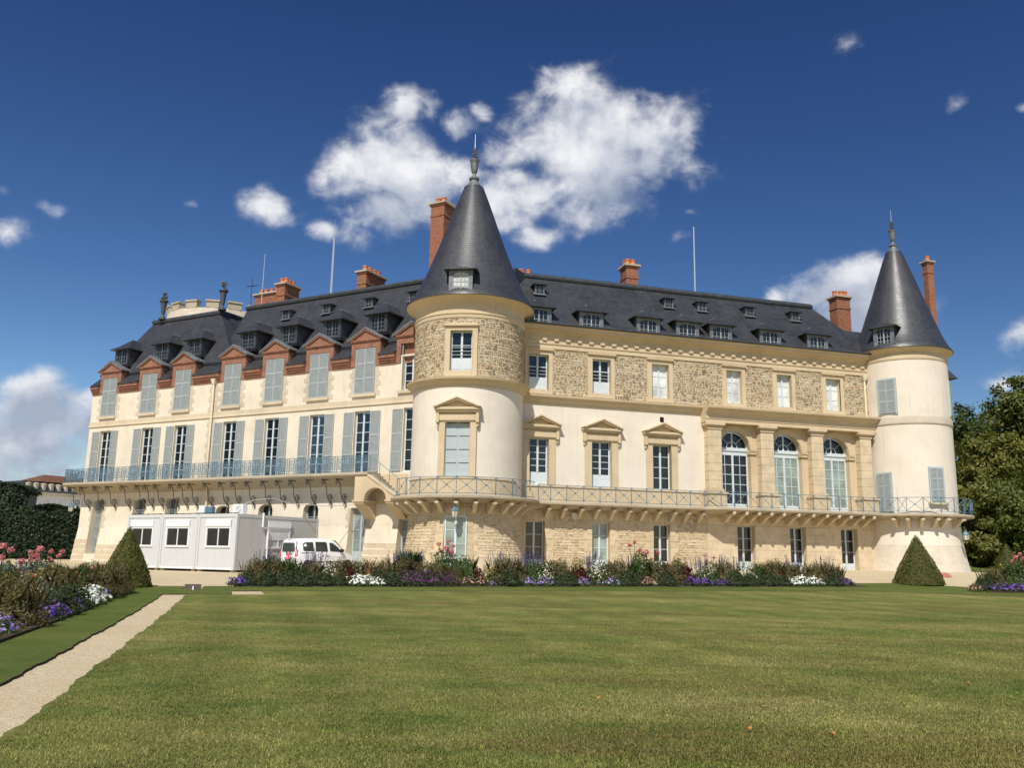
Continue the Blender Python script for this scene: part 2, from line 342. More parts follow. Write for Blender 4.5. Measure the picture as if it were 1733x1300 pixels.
# ------------------------------------------------------------------ mesh builder
class MB:
    def __init__(s): s.v = []; s.f = []; s.u = []
    def face(s, pts, uv=None):
        i = len(s.v); s.v += [tuple(map(float, p)) for p in pts]; s.f.append(tuple(range(i, i + len(pts)))); s.u.append(uv)
    def hexa(s, p):   # p: bottom 4 (loop), top 4 (loop)
        for q in ((0, 3, 2, 1), (4, 5, 6, 7), (0, 1, 5, 4), (1, 2, 6, 5), (2, 3, 7, 6), (3, 0, 4, 7)): s.face([p[k] for k in q])
    def box(s, x0, x1, y0, y1, z0, z1, fn=None):
        fn = fn or (lambda a, b, c: (a, b, c))
        s.hexa([fn(x0, y0, z0), fn(x1, y0, z0), fn(x1, y1, z0), fn(x0, y1, z0), fn(x0, y0, z1), fn(x1, y0, z1), fn(x1, y1, z1), fn(x0, y1, z1)])
    def prism(s, poly, vec):
        vec = np.array(vec); a = [np.array(p, float) for p in poly]; b = [p + vec for p in a]; n = len(a)
        s.face(a); s.face(b[::-1])
        for i in range(n): s.face([a[i], a[(i + 1) % n], b[(i + 1) % n], b[i]])
    def loft(s, A, B, caps=True):
        n = len(A)
        for i in range(n): s.face([A[i], A[(i + 1) % n], B[(i + 1) % n], B[i]])
        if caps: s.face(A[::-1]); s.face(B)
    def tube(s, path, r, n=5, closed=False, flat=None):
        P = [np.array(p, float) for p in path]; rings = []
        m = len(P)
        for i in range(m):
            a = P[(i - 1) % m] if (closed or i) else P[i]; b = P[(i + 1) % m] if (closed or i < m - 1) else P[i]
            t = b - a; t = t / (np.linalg.norm(t) + 1e-9)
            h = np.array([0, 0, 1.]) if abs(t[2]) < .9 else np.array([1., 0, 0])
            e1 = np.cross(t, h); e1 /= np.linalg.norm(e1); e2 = np.cross(t, e1)
            rr = r[i] if isinstance(r, (list, tuple)) else r
            rings.append([P[i] + rr * (math.cos(2 * PI * k / n) * e1 + math.sin(2 * PI * k / n) * e2) for k in range(n)])
        for i in range(m if closed else m - 1):
            A, B = rings[i], rings[(i + 1) % m]
            for k in range(n): s.face([A[k], A[(k + 1) % n], B[(k + 1) % n], B[k]])
        if not closed: s.face(rings[0][::-1]); s.face(rings[-1])
    def lathe(s, prof, n=48, c=(0, 0), a0=0., a1=2 * PI, uvr=None):
        full = abs(a1 - a0 - 2 * PI) < 1e-6
        L = [0]
        for (ra, za), (rb, zb) in zip(prof, prof[1:]): L.append(L[-1] + math.hypot(rb - ra, zb - za))
        for i in range(n):
            t0, t1 = a0 + (a1 - a0) * i / n, a0 + (a1 - a0) * (i + 1) / n
            for k in range(len(prof) - 1):
                (ra, za), (rb, zb) = prof[k], prof[k + 1]
                def p(r, t, z): return (c[0] + r * math.sin(t), c[1] - r * math.cos(t), z)
                um = uvr or max(ra, rb)
                pts = [p(ra, t0, za), p(ra, t1, za), p(rb, t1, zb), p(rb, t0, zb)]
                uv = [(t0 * um, L[k]), (t1 * um, L[k]), (t1 * um, L[k + 1]), (t0 * um, L[k + 1])]
                if rb < 1e-4: s.face(pts[:3], uv[:3])
                elif ra < 1e-4: s.face([pts[0], pts[2], pts[3]], [uv[0], uv[2], uv[3]])
                else: s.face(pts, uv)
        if not full:
            for t in (a0, a1): s.face([(c[0] + r * math.sin(t), c[1] - r * math.cos(t), z) for r, z in prof])
    def mesh(s, name, smooth=None):
        me = bpy.data.meshes.new(name)
        me.from_pydata(s.v, [], s.f); me.update()
        bm = bmesh.new(); bm.from_mesh(me)
        uvl = bm.loops.layers.uv.new('UVMap'); bm.faces.ensure_lookup_table()
        for f, uv in zip(bm.faces, s.u):
            if uv:
                for l, q in zip(f.loops, uv): l[uvl].uv = q
            else:
                n = f.normal
                if abs(n.z) > .96:
                    for l in f.loops: l[uvl].uv = (l.vert.co.x, l.vert.co.y)
                else:
                    t = Vector((-n.y, n.x, 0)).normalized(); b = n.cross(t)
                    if b.z < 0: b = -b
                    for l in f.loops: l[uvl].uv = (l.vert.co.dot(t), l.vert.co.dot(b))
        bmesh.ops.remove_doubles(bm, verts=bm.verts, dist=1e-5)
        bmesh.ops.recalc_face_normals(bm, faces=bm.faces)
        bm.to_mesh(me); bm.free()
        if smooth:
            for p in me.polygons: p.use_smooth = True
            me.set_sharp_from_angle(angle=R(smooth))
        return me

WORLD = {}
def link(name, me, mat, parent=None, M=None, **props):
    o = bpy.data.objects.new(name, me); COL.objects.link(o)
    if me is not None and mat is not None and len(me.materials) == 0: me.materials.append(MATS[mat])
    M = M.copy() if M is not None else Matrix.Identity(4)
    if parent is not None:
        o.parent = parent; o.matrix_parent_inverse = WORLD[parent.name].inverted()
    o.matrix_basis = M; WORLD[o.name] = M
    for k, v in props.items(): o[k] = v
    return o
def put(name, mb, mat, parent=None, smooth=None, M=None, **props): return link(name, mb.mesh(name, smooth), mat, parent, M, **props)
def thing(name, loc, label, cat, group=None, M=None):
    o = link(name, None, None, None, M or Matrix.Translation(Vector([float(c) for c in loc])), label=label, category=cat)
    o.empty_display_size = .3
    if group: o['group'] = group
    return o
def tagt(o, label, cat, group=None):
    o['label'] = label; o['category'] = cat
    if group: o['group'] = group
    return o
CACHE = {}
def cached(key, fn):
    if key not in CACHE: CACHE[key] = fn()
    return CACHE[key]

# ------------------------------------------------------------------ facade frames
class Frame:
    """u along the wall, w outwards, z up."""
    def __init__(s, O, d, n): s.O = np.array(O, float); s.d = np.array(d, float); s.n = np.array(n, float)
    def P(s, u, w, z):
        q = s.O + u * s.d + w * s.n; return (q[0], q[1], z)
    def u_at(s, px, z, w=0.):
        """u of the wall point at height z that the photo shows in column px"""
        def f(u):
            d = np.array(s.P(u, w, z)) - E0; return (d @ RI) * FPX - (px - PW / 2) * (d @ FW)
        a, b = f(0.), f(1.); return -a / (b - a)
    def M(s, u, w, z):
        """local x to the viewer's right, y into the wall, z up"""
        x = s.d if s.d[0] > 0 else -s.d
        return Matrix(((x[0], -s.n[0], 0, s.P(u, w, z)[0]), (x[1], -s.n[1], 0, s.P(u, w, z)[1]), (0, 0, 1, z), (0, 0, 0, 1)))
class Round:
    """u is the angle (rad) from the side that faces the camera's -Y, positive to the right"""
    def __init__(s, C, rf): s.C = np.array(C, float); s.rf = rf
    def P(s, u, w, z):
        r = s.rf(z) + w; return (s.C[0] + r * math.sin(u), s.C[1] - r * math.cos(u), z)
    def M(s, u, w, z):
        c, n = math.cos(u), math.sin(u); p = s.P(u, w, z)
        return Matrix(((c, -n, 0, p[0]), (n, c, 0, p[1]), (0, 0, 1, z), (0, 0, 0, 1)))
    def u_at(s, px, z, w=0.):
        lo, hi = R(-95), R(95); 
        def f(u):
            d = np.array(s.P(u, w, z)) - E0; return FPX * (d @ RI) / (d @ FW) + PW / 2 - px
        base = math.atan2(-s.C[0], s.C[1]) ; lo, hi = base - R(84), base + R(84)
        for _ in range(50):
            m = (lo + hi) / 2
            if f(m) > 0: hi = m
            else: lo = m
        return (lo + hi) / 2
T1 = np.array([-2.4291, 48.6763]); T2 = np.array([25.4636, 56.6])
aR = R(73.63); dR = np.array([math.sin(aR), math.cos(aR)]); nR = np.array([dR[1], -dR[0]])
aL = R(-61.58); dL = np.array([math.sin(aL), math.cos(aL)]); nL = np.array([-dL[1], dL[0]])
FR = Frame(T1 + .2 * nR, dR, nR); FL = Frame(T1 + .2 * nL, dL, nL)

# ------------------------------------------------------------------ the ground
def g(x, y):
    q = -dR[1] * x + dR[0] * y; s = dR[0] * x + dR[1] * y
    f = min(1., max(0., (q - 20) / 24.)) ** 2
    return .2 + f * (.48 + .017 * min(40., max(-5., s))) + .015 * min(30., max(0., q - 44)) + .05 * min(14., max(0., q - 50)) * min(1., max(0., (s - 40) / 8.))
def gp(px, py):
    d = ray(px, py); lo = None
    for k in range(100, 9000):
        p = E0 + d * (k * .01 * (1 + k * .0004))
        if p[2] <= g(p[0], p[1]): return np.array([p[0], p[1]])
    p = E0 + d * (80 / d[1]); return np.array([p[0], p[1]])
def qs(p): return (dR[0] * p[0] + dR[1] * p[1], -dR[1] * p[0] + dR[0] * p[1])     # parterre coords (s along right wing, q away)
def xy(s, q): return (dR[0] * s - dR[1] * q, dR[1] * s + dR[0] * q)
def ground_sheet(name, poly, off, mat, skirt=0., skirt_mat=None, wob=0., step=1.0):
    bm = bmesh.new()
    pts = []; acc = 0.
    for (a, b) in zip(poly, poly[1:] + poly[:1]):
        L = math.hypot(b[0] - a[0], b[1] - a[1]); n = max(1, int(L / .12)) if wob else 1; nx, ny = -(b[1] - a[1]) / L, (b[0] - a[0]) / L
        for k in range(n):
            t = k / n; x, y = a[0] + (b[0] - a[0]) * t, a[1] + (b[1] - a[1]) * t; u = acc + t * L
            if wob and 0 < k:
                o_ = wob * (.5 * math.sin(1.3 * u) + .5 * math.sin(3.9 * u + 1) + .35 * math.sin(9.7 * u + 2) + .25 * math.sin(23. * u)); x += nx * o_; y += ny * o_
            pts.append((x, y))
        acc += L
    f = bm.faces.new([bm.verts.new((x, y, 0)) for x, y in pts])
    q0 = min(qs(p)[1] for p in pts); q1 = max(qs(p)[1] for p in pts); s0 = min(qs(p)[0] for p in pts); s1 = max(qs(p)[0] for p in pts)
    cuts = [('q', c) for c in np.arange(max(19.5, q0), min(75, q1), step)] + [('s', c) for c in np.arange(max(-6, s0), min(41, s1), 5.)]
    for kind, c in cuts:
        co = xy(0, c) if kind == 'q' else xy(c, 0); no = (-dR[1], dR[0], 0) if kind == 'q' else (dR[0], dR[1], 0)
        bmesh.ops.bisect_plane(bm, geom=bm.verts[:] + bm.edges[:] + bm.faces[:], plane_co=(*co, 0), plane_no=no, dist=1e-4)
    bmesh.ops.triangulate(bm, faces=bm.faces[:])
    for v in bm.verts: v.co.z = g(v.co.x, v.co.y) + off
    if skirt:
        be = [e for e in bm.edges if e.is_boundary]
        r = bmesh.ops.extrude_edge_only(bm, edges=be)
        for v in r['geom']:
            if isinstance(v, bmesh.types.BMVert): v.co.z -= skirt
        for fc in r['geom']:
            if isinstance(fc, bmesh.types.BMFace): fc.material_index = 1
    for f in bm.faces:
        if f.normal.z < 0: f.normal_flip()
    me = bpy.data.meshes.new(name); bm.to_mesh(me); bm.free()
    me.materials.append(MATS[mat])
    if skirt: me.materials.append(MATS[skirt_mat or mat])
    o = link(name, me, None); o['kind'] = 'structure'; return o
# gravel court and all the land to the horizon: one sheet
_qa = np.concatenate([np.arange(-300, -20, 40), np.arange(-20, 20, 10), np.arange(20, 76, 1.5), np.arange(80, 200, 30), np.arange(200, 1300, 150)])
_sa = np.concatenate([np.arange(-1200, -60, 150), np.arange(-60, -5, 10), np.arange(-5, 42, 4), np.arange(50, 110, 20), np.arange(150, 1300, 150)])
mb = MB()
V = [(*xy(s_, q_), g(*xy(s_, q_))) for q_ in _qa for s_ in _sa]; ns = len(_sa)
me = bpy.data.meshes.new('gravel_court')
me.from_pydata(V, [], [(i * ns + j, i * ns + j + 1, (i + 1) * ns + j + 1, (i + 1) * ns + j) for i in range(len(_qa) - 1) for j in range(ns - 1)])
for p in me.polygons: p.use_smooth = True
link('gravel_court', me, 'gravel', kind='structure')

# lawn, borders and beds, squared to the parterre (s along the right wing, q away from the camera)
def poly(*p): return [xy(*a) for a in p]
LAWN = poly((-1.74, -3), (-1.74, 32.0), (.75, 32.0), (.75, 34.05), (26.7, 34.05), (29.3, 32.62), (32.1, 31.22), (60, 27.1), (60, -3))
ground_sheet('lawn', LAWN, .022, 'grass_dry', .06, 'grass_green', .035)
BORDER = poly((-7.5, -3), (-2.47, -3), (-2.47, 32.05), (-.32, 32.05), (-.32, 33.9), (26.65, 33.9), (29.4, 32.8), (32.2, 31.4), (60, 27.3), (60, 33), (36.5, 35.2), (33.8, 36.1),
              (31.5, 38.2), (28.4, 38.0), (28.2, 36.1), (-.32, 36.1), (-.36, 36.6), (-1.37, 36.6), (-1.37, 34.3), (-2.0, 34.3), (-2.0, 36.6), (-7.5, 36.6))
ground_sheet('grass_border', BORDER, .034, 'grass_green', .05, 'soil', .03)
ground_sheet('flower_bed', poly((-.3, 36.15), (28.15, 36.15), (28.3, 38.0), (27.6, 38.5), (-.3, 38.5)), .06, 'soil', .1)
ground_sheet('flower_bed', poly((-7.6, 7), (-3.62, 7), (-3.62, 33.6), (-7.6, 33.6)), .085, 'soil', .1)
ground_sheet('flower_bed', poly((32.3, 33.2), (38, 31.9), (40, 34.2), (34.2, 35.6)), .085, 'soil', .1)
ground_sheet('lawn', poly((43, 45), (75, 38), (75, 58), (47, 58)), .04, 'grass_green', .08, 'soil', .02)

# ------------------------------------------------------------------ the chateau
CH = thing('chateau', (T1[0], T1[1], .9), 'large cream stone chateau with round slate-roofed towers and mansard roofs', 'castle')

def wall_grid(mb, fr, u0, u1, z0, z1, holes=(), depth=.3, du=None, wf=None, wbase=0., reveal=True):
    """wall skin between u0..u1, z0..z1 with holes (ua, ub, za, zs, rise); zs = springing, rise = arch height (0 = flat)"""
    wf = wf or (lambda z: 0.)
    us = {u0, u1}; zs = {z0, z1}
    for h in holes: us |= {h[0], h[1]}; zs |= {h[2], h[3], h[3] + h[4]}
    us = sorted(u for u in us if u0 - 1e-6 <= u <= u1 + 1e-6); zs = sorted(z for z in zs if z0 - 1e-6 <= z <= z1 + 1e-6)
    if du:
        nu = []
        for a, b in zip(us, us[1:]):
            n = max(1, int(math.ceil((b - a) / du))); nu += [a + (b - a) * k / n for k in range(n)]
        us = nu + [us[-1]]
    if wf(z0) != wf(z1) or (isinstance(fr, Round) and abs(fr.rf(z0) - fr.rf(z1)) > .01):
        zs = sorted(set(zs) | set(np.linspace(z0, z1, 17).tolist()))
    rad = fr.rf((z0 + z1) / 2) if isinstance(fr, Round) else 1.
    def P(u, z, w=0.): return fr.P(u, wbase + w + wf(z), z)
    def UV(u, z): return (u * rad, z)
    for a, b in zip(us, us[1:]):
        if b - a < 1e-6: continue
        for c, d in zip(zs, zs[1:]):
            if d - c < 1e-6: continue
            m, k = (a + b) / 2, (c + d) / 2
            if any(h[0] < m < h[1] and h[2] < k < h[3] + h[4] for h in holes): continue
            mb.face([P(a, c), P(b, c), P(b, d), P(a, d)], [UV(a, c), UV(b, c), UV(b, d), UV(a, d)])
    for h in holes:
        ua, ub, za, zsp, rise = h; n = 14 if rise else 1
        arc = []
        for k in range(n + 1):
            t = k / n; arc.append((ua + (ub - ua) * t, zsp + rise * math.sqrt(max(0., 1 - (2 * t - 1) ** 2))))
        if rise:
            zt = zsp + rise
            for (a, c), (b, d) in zip(arc, arc[1:]):
                mb.face([P(a, c), P(b, d), P(b, zt), P(a, zt)], [UV(a, c), UV(b, d), UV(b, zt), UV(a, zt)])
        if reveal:
            loop = [(ua, za)] + arc + [(ub, za)]
            for (a, c), (b, d) in zip(loop, loop[1:] + loop[:1]):
                mb.face([P(a, c), P(b, d), P(b, d, -depth - wf(d)), P(a, c, -depth - wf(c))])

# ---- window kit (local: x right, y into the wall, z up, origin bottom centre of the opening)
def frame_mesh(W, H, rows, cols, panel, fw, name):
    def mk():
        mb = MB(); h = W / 2
        mb.box(-h, -h + fw, 0, .09, 0, H); mb.box(h - fw, h, 0, .09, 0, H); mb.box(-h + fw, h - fw, 0, .09, H - fw, H)
        mb.box(-h + fw, h - fw, 0, .09, 0, max(.1, panel))
        if panel > .3:
            for sx in (-1, 1): mb.box(sx * h / 2 - h / 3, sx * h / 2 + h / 3, -.012, 0, .12, panel - .1)
        mb.box(-.055, .055, -.025, .07, max(.1, panel), H - fw)
        z0 = max(.1, panel); z1 = H - fw
        for sx in (-1, 1):
            a, b = (.055, h - fw) if sx > 0 else (-h + fw, -.055)
            for k in range(1, rows):
                z = z0 + (z1 - z0) * k / rows; mb.box(a, b, .012, .06, z - .016, z + .016)
            for k in range(1, cols):
                x = a + (b - a) * k / cols; mb.box(x - .014, x + .014, .014, .058, z0, z1)
        return mb.mesh(name)
    return cached(('frame', W, H, rows, cols, panel, fw), mk)
def pane_mesh(w, h):
    def mk():
        mb = MB(); mb.box(-w / 2, w / 2, 0, .012, 0, h); return mb.mesh('pane')
    return cached(('pane', round(w, 3), round(h, 3)), mk)
def mat_copy(me, mat):
    def mk():
        c = me.copy(); c.materials.clear(); c.materials.append(MATS[mat]); return c
    return cached((me.name, mat), mk)
def shutter_mesh(w, h, cuts=(.33, .66)):
    def mk():
        mb = MB(); st_ = .055
        mb.box(-w / 2, -w / 2 + st_, -.022, .022, 0, h); mb.box(w / 2 - st_, w / 2, -.022, .022, 0, h)
        cz = [0] + [h * c for c in cuts] + [h]
        for z in cz: mb.box(-w / 2 + st_, w / 2 - st_, -.02, .02, max(0, z - .05), min(h, z + .05))
        for a, b in zip(cz, cz[1:]):
            n = int((b - a - .1) / .062)
            for k in range(n):
                z = a + .05 + (b - a - .1) * (k + .5) / n
                x0, x1 = -w / 2 + st_, w / 2 - st_
                mb.hexa([(x0, -.017, z - .026), (x1, -.017, z - .026), (x1, -.009, z - .026), (x0, -.009, z - .026), (x0, .009, z + .020), (x1, .009, z + .020), (x1, .017, z + .020), (x0, .017, z + .020)])
        return mb.mesh('shutter')
    return cached(('shutter', round(w, 3), round(h, 3), cuts), mk)
def curtain_mesh(w, h):
    def mk():
        mb = MB(); n = 8
        xs = [-w / 2 + w * k / n for k in range(n + 1)]; ys = [.03 * (k % 2) for k in range(n + 1)]
        for k in range(n): mb.hexa([(xs[k], ys[k], 0), (xs[k + 1], ys[k + 1], 0), (xs[k + 1], ys[k + 1] + .01, 0), (xs[k], ys[k] + .01, 0), (xs[k], ys[k], h), (xs[k + 1], ys[k + 1], h), (xs[k + 1], ys[k + 1] + .01, h), (xs[k], ys[k] + .01, h)])
        return mb.mesh('curtain')
    return cached(('curtain', round(w, 3), round(h, 3)), mk)
def TR(x, y, z): return Matrix.Translation((x, y, z))
def window(M, W, H, rows, cols=1, panel=0., gl='glass_dark', fw=.07, paint='paint_grey', name='window', label=None, half=None):
    me = frame_mesh(W, H, rows, cols, panel, fw, name)
    o = link(name, mat_copy(me, paint), None, CH, M)
    if label: o['label'] = label
    h = W / 2; z0 = max(.1, panel); z1 = H - fw
    for sx in (-1, 1):
        a, b = (.055, h - fw) if sx > 0 else (-h + fw, -.055)
        for i in range(cols):
            for k in range(rows):
                xa, xb = a + (b - a) * i / cols, a + (b - a) * (i + 1) / cols; za, zb = z0 + (z1 - z0) * k / rows, z0 + (z1 - z0) * (k + 1) / rows
                gm = gl if half is None or k < half[0] else half[1]
                link('pane', mat_copy(pane_mesh(xb - xa, zb - za), gm), None, o, M @ TR((xa + xb) / 2, .034, za))
    if gl == 'glass_clear':
        link('dark_room_backing', mat_copy(cached(('bk', W, H), lambda: (lambda mb: (mb.box(-h, h, .75, .77, 0, H), mb.box(-h - .02, -h, .09, .77, 0, H), mb.box(h, h + .02, .09, .77, 0, H), mb.mesh('dark_room_backing'))[-1])(MB())), 'interior'), None, o, M)  # near-black box stands in for the darkness of the unlit room
        for sx in (-1, 1): link('curtain', curtain_mesh(W * .3, H - .15), 'curtain', o, M @ TR(sx * W * .32, .2, .05))
    return o
def shutters(win, M, W, H, z=0., closed=False, offs=0., y=-.05, sw=None, cuts=(.33, .66)):
    sw = sw or W / 2
    for sx in (-1, 1):
        x = sx * sw / 2 if closed else sx * (W / 2 + sw / 2 + .03 + offs)
        link('shutter', shutter_mesh(sw - .012, H, cuts), 'paint_shutter', win, M @ TR(x, y, z))
def surround(win, M, W, H, jw=.36, top=.4, sill=.18, pr=.07, cornice=True, mat='stone_ochre'):
    def mk():
        mb = MB(); h = W / 2
        mb.box(-h - jw, -h, -pr, .22, -sill, H + .005); mb.box(h, h + jw, -pr, .22, -sill, H + .005); mb.box(-h - jw, h + jw, -pr - .004, .22, H + .005, H + top)
        mb.box(-h - .02, -h, -pr - .03, .02, 0, H); mb.box(h, h + .02, -pr - .03, .02, 0, H)
        if sill: mb.box(-h, h, -pr - .02, .22, -sill, 0)
        if cornice: mb.box(-h - jw - .05, h + jw + .05, -pr - .12, .1, H + top, H + top + .09)
        return mb.mesh('surround')
    return link('surround', cached(('sur', W, H, jw, top, sill, pr, cornice, mat), mk), mat, win, M)
def pediment(win, M, hw, z0, rise, mat='stone_ochre', cons=True, W=1.2):
    def mk():
        mb = MB(); t = .13
        mb.box(-hw + .1, hw - .1, -.10, .15, z0 - .62, z0 - .12)             # frieze back
        mb.box(-hw + .22, hw - .22, -.15, .15, z0 - .55, z0 - .22)           # pulvinated frieze
        mb.box(-hw, hw, -.36, .15, z0, z0 + t); mb.box(-hw + .06, hw - .06, -.27, .15, z0 - .12, z0)
        if cons:
            for sx in (-1, 1): mb.box(sx * (hw - .16) - .08, sx * (hw - .16) + .08, -.22, .15, z0 - .66, z0 - .12); mb.box(sx * (hw - .16) - .05, sx * (hw - .16) + .05, -.13, .1, z0 - .86, z0 - .66)
        mb.prism([(-hw + .12, -.12, z0 + t), (hw - .12, -.12, z0 + t), (0, -.12, z0 + rise - .08)], (0, .27, 0))   # tympanum
        for sx in (-1, 1):
            a = [(sx * hw, -.40, z0 + t), (sx * (hw - .30), -.40, z0 + t), (0, -.40, z0 + rise - .10), (0, -.40, z0 + rise + .06)]
            mb.prism(a, (0, .55, 0))
            b = [(sx * (hw + .04), -.47, z0 + t + .01), (sx * (hw - .12), -.47, z0 + t + .01), (0, -.47, z0 + rise), (0, -.47, z0 + rise + .08)]
            mb.prism(b, (0, .62, 0))
        return mb.mesh('pediment')
    return link('pediment', cached(('ped', hw, z0, rise, mat), mk), mat, win, M)

_ub = None
def block_obj(name, parent, fr, u0, u1, z0, z1, w0, w1, mat):
    """one bevelled stone block, unit mesh shared by all blocks of a material"""
    def mk():
        bm = bmesh.new(); bmesh.ops.create_cube(bm, size=1.); bmesh.ops.bevel(bm, geom=bm.edges[:], offset=.03, segments=1, affect='EDGES')
        me = bpy.data.meshes.new('stone_block'); bm.to_mesh(me); bm.free(); return me
    me = cached(('block', mat), mk)
    if isinstance(fr, Round):
        uc = (u0 + u1) / 2; wid = (u1 - u0) * (fr.rf((z0 + z1) / 2) + w1)
        M = fr.M(uc, (w0 + w1) / 2, (z0 + z1) / 2)
    else:
        wid = abs(u1 - u0); M = fr.M((u0 + u1) / 2, (w0 + w1) / 2, (z0 + z1) / 2)
    return link(name, me, mat, parent, M @ Matrix.Diagonal((wid, w1 - w0, z1 - z0, 1)))
def quoins(parent, fr, ua, ub, z0, z1, side=(1, 1), a=.30, b=.46, ch=.31, pr=.02, mat='stone_quoin', scale=1.):
    n = max(1, int(round((z1 - z0) / ch))); rr = random.Random(int(ua * 100))
    for sx, on in zip((-1, 1), side):
        if not on: continue
        for k in range(n):
            za, zb = z0 + (z1 - z0) * k / n, z0 + (z1 - z0) * (k + 1) / n; L = (a if k % 2 else b) * scale
            u_ = (ua - L, ua - .003 * scale) if sx < 0 else (ub + .003 * scale, ub + L)
            block_obj('stone_block', parent, fr, u_[0], u_[1], za + .006, zb - .006, -.10, pr + rr.uniform(0, .012), mat)
def lintel(parent, fr, ua, ub, z, h=.42, n=5, ext=.3, pr=.022, mat='stone_quoin', scale=1.):
    a, b = ua - ext * scale, ub + ext * scale
    for k in range(n):
        p0, p1 = a + (b - a) * k / n, a + (b - a) * (k + 1) / n
        block_obj('stone_block', parent, fr, p0 + .006 * scale, p1 - .006 * scale, z + .004, z + h, -.10, pr + .003 * (k % 2), mat)

def rubble_stones(parent, fr, u0, u1, z0, z1, holes, mat, seed, hr=(.10, .20), wr=(.14, .36), clear=0., z_top=None):
    """irregular stones laid in rough courses, each with its own outline and depth; far too small and many to list singly"""
    rr = random.Random(seed); rad = fr.rf((z0 + z1) / 2) if isinstance(fr, Round) else 1.
    P, F = [], []
    z = z0
    while z < z1 - .04:
        h = min(rr.uniform(*hr), z1 - z); u = u0 * rad - rr.uniform(0, .2)
        while u < u1 * rad:
            w = rr.uniform(*wr) * (1.35 if h > .16 else 1.)
            if rr.random() < .12: w *= .55
            a, b = max(u, u0 * rad), min(u + w, u1 * rad); u += w
            if b - a < .06: continue
            c, d = z + rr.uniform(-.012, .012), z + h + rr.uniform(-.012, .012); ga = .009
            ok = True
            for (ha, hb, hc, hd) in holes:
                A_, B_h = ha * rad - clear, hb * rad + clear
                if d > hc - clear and c < hd + clear and b > A_ and a < B_h:
                    if a < A_ - .05: b = A_                      # stones are cut to the jambs
                    elif b > B_h + .05: a = B_h
                    else: ok = False; break
            if not ok: continue
            a += ga; b -= ga; c += ga; d -= ga; ku = min(.045, (b - a) * .28); kz = min(.04, (d - c) * .3); j = lambda k: rr.uniform(0, k)
            o = [(a + ku, c + j(.012)), (b - ku, c + j(.012)), (b - j(.012), c + kz), (b - j(.012), d - kz), (b - ku, d - j(.012)), (a + ku, d - j(.012)), (a + j(.012), d - kz), (a + j(.012), c + kz)]
            cu, cz_ = (a + b) / 2, (c + d) / 2; pr = rr.uniform(.012, .038); tl = rr.uniform(-.012, .012)
            i = len(P)
            for x, y in o: P.append(fr.P(x / rad, -.01, y))
            for x, y in o: P.append(fr.P((cu + (x - cu) * .86) / rad, pr + tl * (y - cz_) / h, cz_ + (y - cz_) * .82))
            for k in range(8): F.append((i + k, i + (k + 1) % 8, i + 8 + (k + 1) % 8, i + 8 + k))
            F.append(tuple(i + 8 + k for k in range(8)))
        z += h
    me = bpy.data.meshes.new('rubble_stones'); me.from_pydata(P, [], F); me.update()
    o = link('rubble_stones', me, mat, parent); o['kind'] = 'stuff'; return o

# ================= right wing =================
U1 = 26.9; UP0 = 14.55
GW = [(3.41, 4.51), (7.33, 8.41), (11.12, 12.17)]; GP = [(16.53, 17.72), (20.11, 21.22), (23.70, 24.90)]
FWI = [(3.55, 4.68), (7.29, 8.50), (11.11, 12.30)]
SW = [(3.45, 4.63), (7.33, 8.48), (11.11, 12.23), (16.09, 17.15), (19.60, 20.66), (23.15, 24.21)]
ARC = [16.57, 20.14, 23.58]; AHW, ASP = 1.04, 8.42
zG = 1.0
mb = MB(); wall_grid(mb, FR, 1.5, UP0, .6, 4.68, [(a, b, 1.0, 3.77, 0) for a, b in GW], .34); w_ground = put('wall', mb, 'stone_ochre', CH)
rubble_stones(w_ground, FR, 3.0, UP0 - .05, 1.47, 4.40, [(a, b, .5, 3.77) for a, b in GW], 'stones_ochre', 21, (.10, .20), (.15, .40), .47)
mb = MB(); wall_grid(mb, FR, UP0, U1, .6, 4.68, [(a, b, 1.12, 3.84, 0) for a, b in GP], .42, wbase=.02); w_ash = put('wall', mb, 'stone_ochre', CH)
mb = MB(); wall_grid(mb, FR, 1.5, UP0, 4.68, 10.6, [(a, b, 5.74, 8.40, 0) for a, b in FWI], .32); put('wall', mb, 'plaster_pale', CH)
mb = MB(); wall_grid(mb, FR, UP0, U1, 4.68, 10.6, [(c - AHW, c + AHW, 4.86, ASP, AHW) for c in ARC], .40); put('wall', mb, 'stone_ochre', CH)
mb = MB(); wall_grid(mb, FR, 1.5, U1, 10.6, 14.2, [(a, b, 11.19, 13.24, 0) for a, b in SW], .30); w_up = put('wall', mb, 'mortar', CH)
rubble_stones(w_up, FR, 3.0, U1 - .1, 10.92, 13.61, [(a - .26, b + .26, 10.90, 13.58) for a, b in SW], 'stones_grey', 22, (.08, .17), (.11, .30), clear=.02)
# plinth
mb = MB(); ed = [1.5] + [x for ab in GW + GP for x in ab] + [U1]
for a, b in zip(ed[::2], ed[1::2]): mb.box(a, b, -.05, .07, .5, 1.46, FR.P)
put('plinth', mb, 'stone_light', CH)
mb = MB()
for a, b in GW: pass
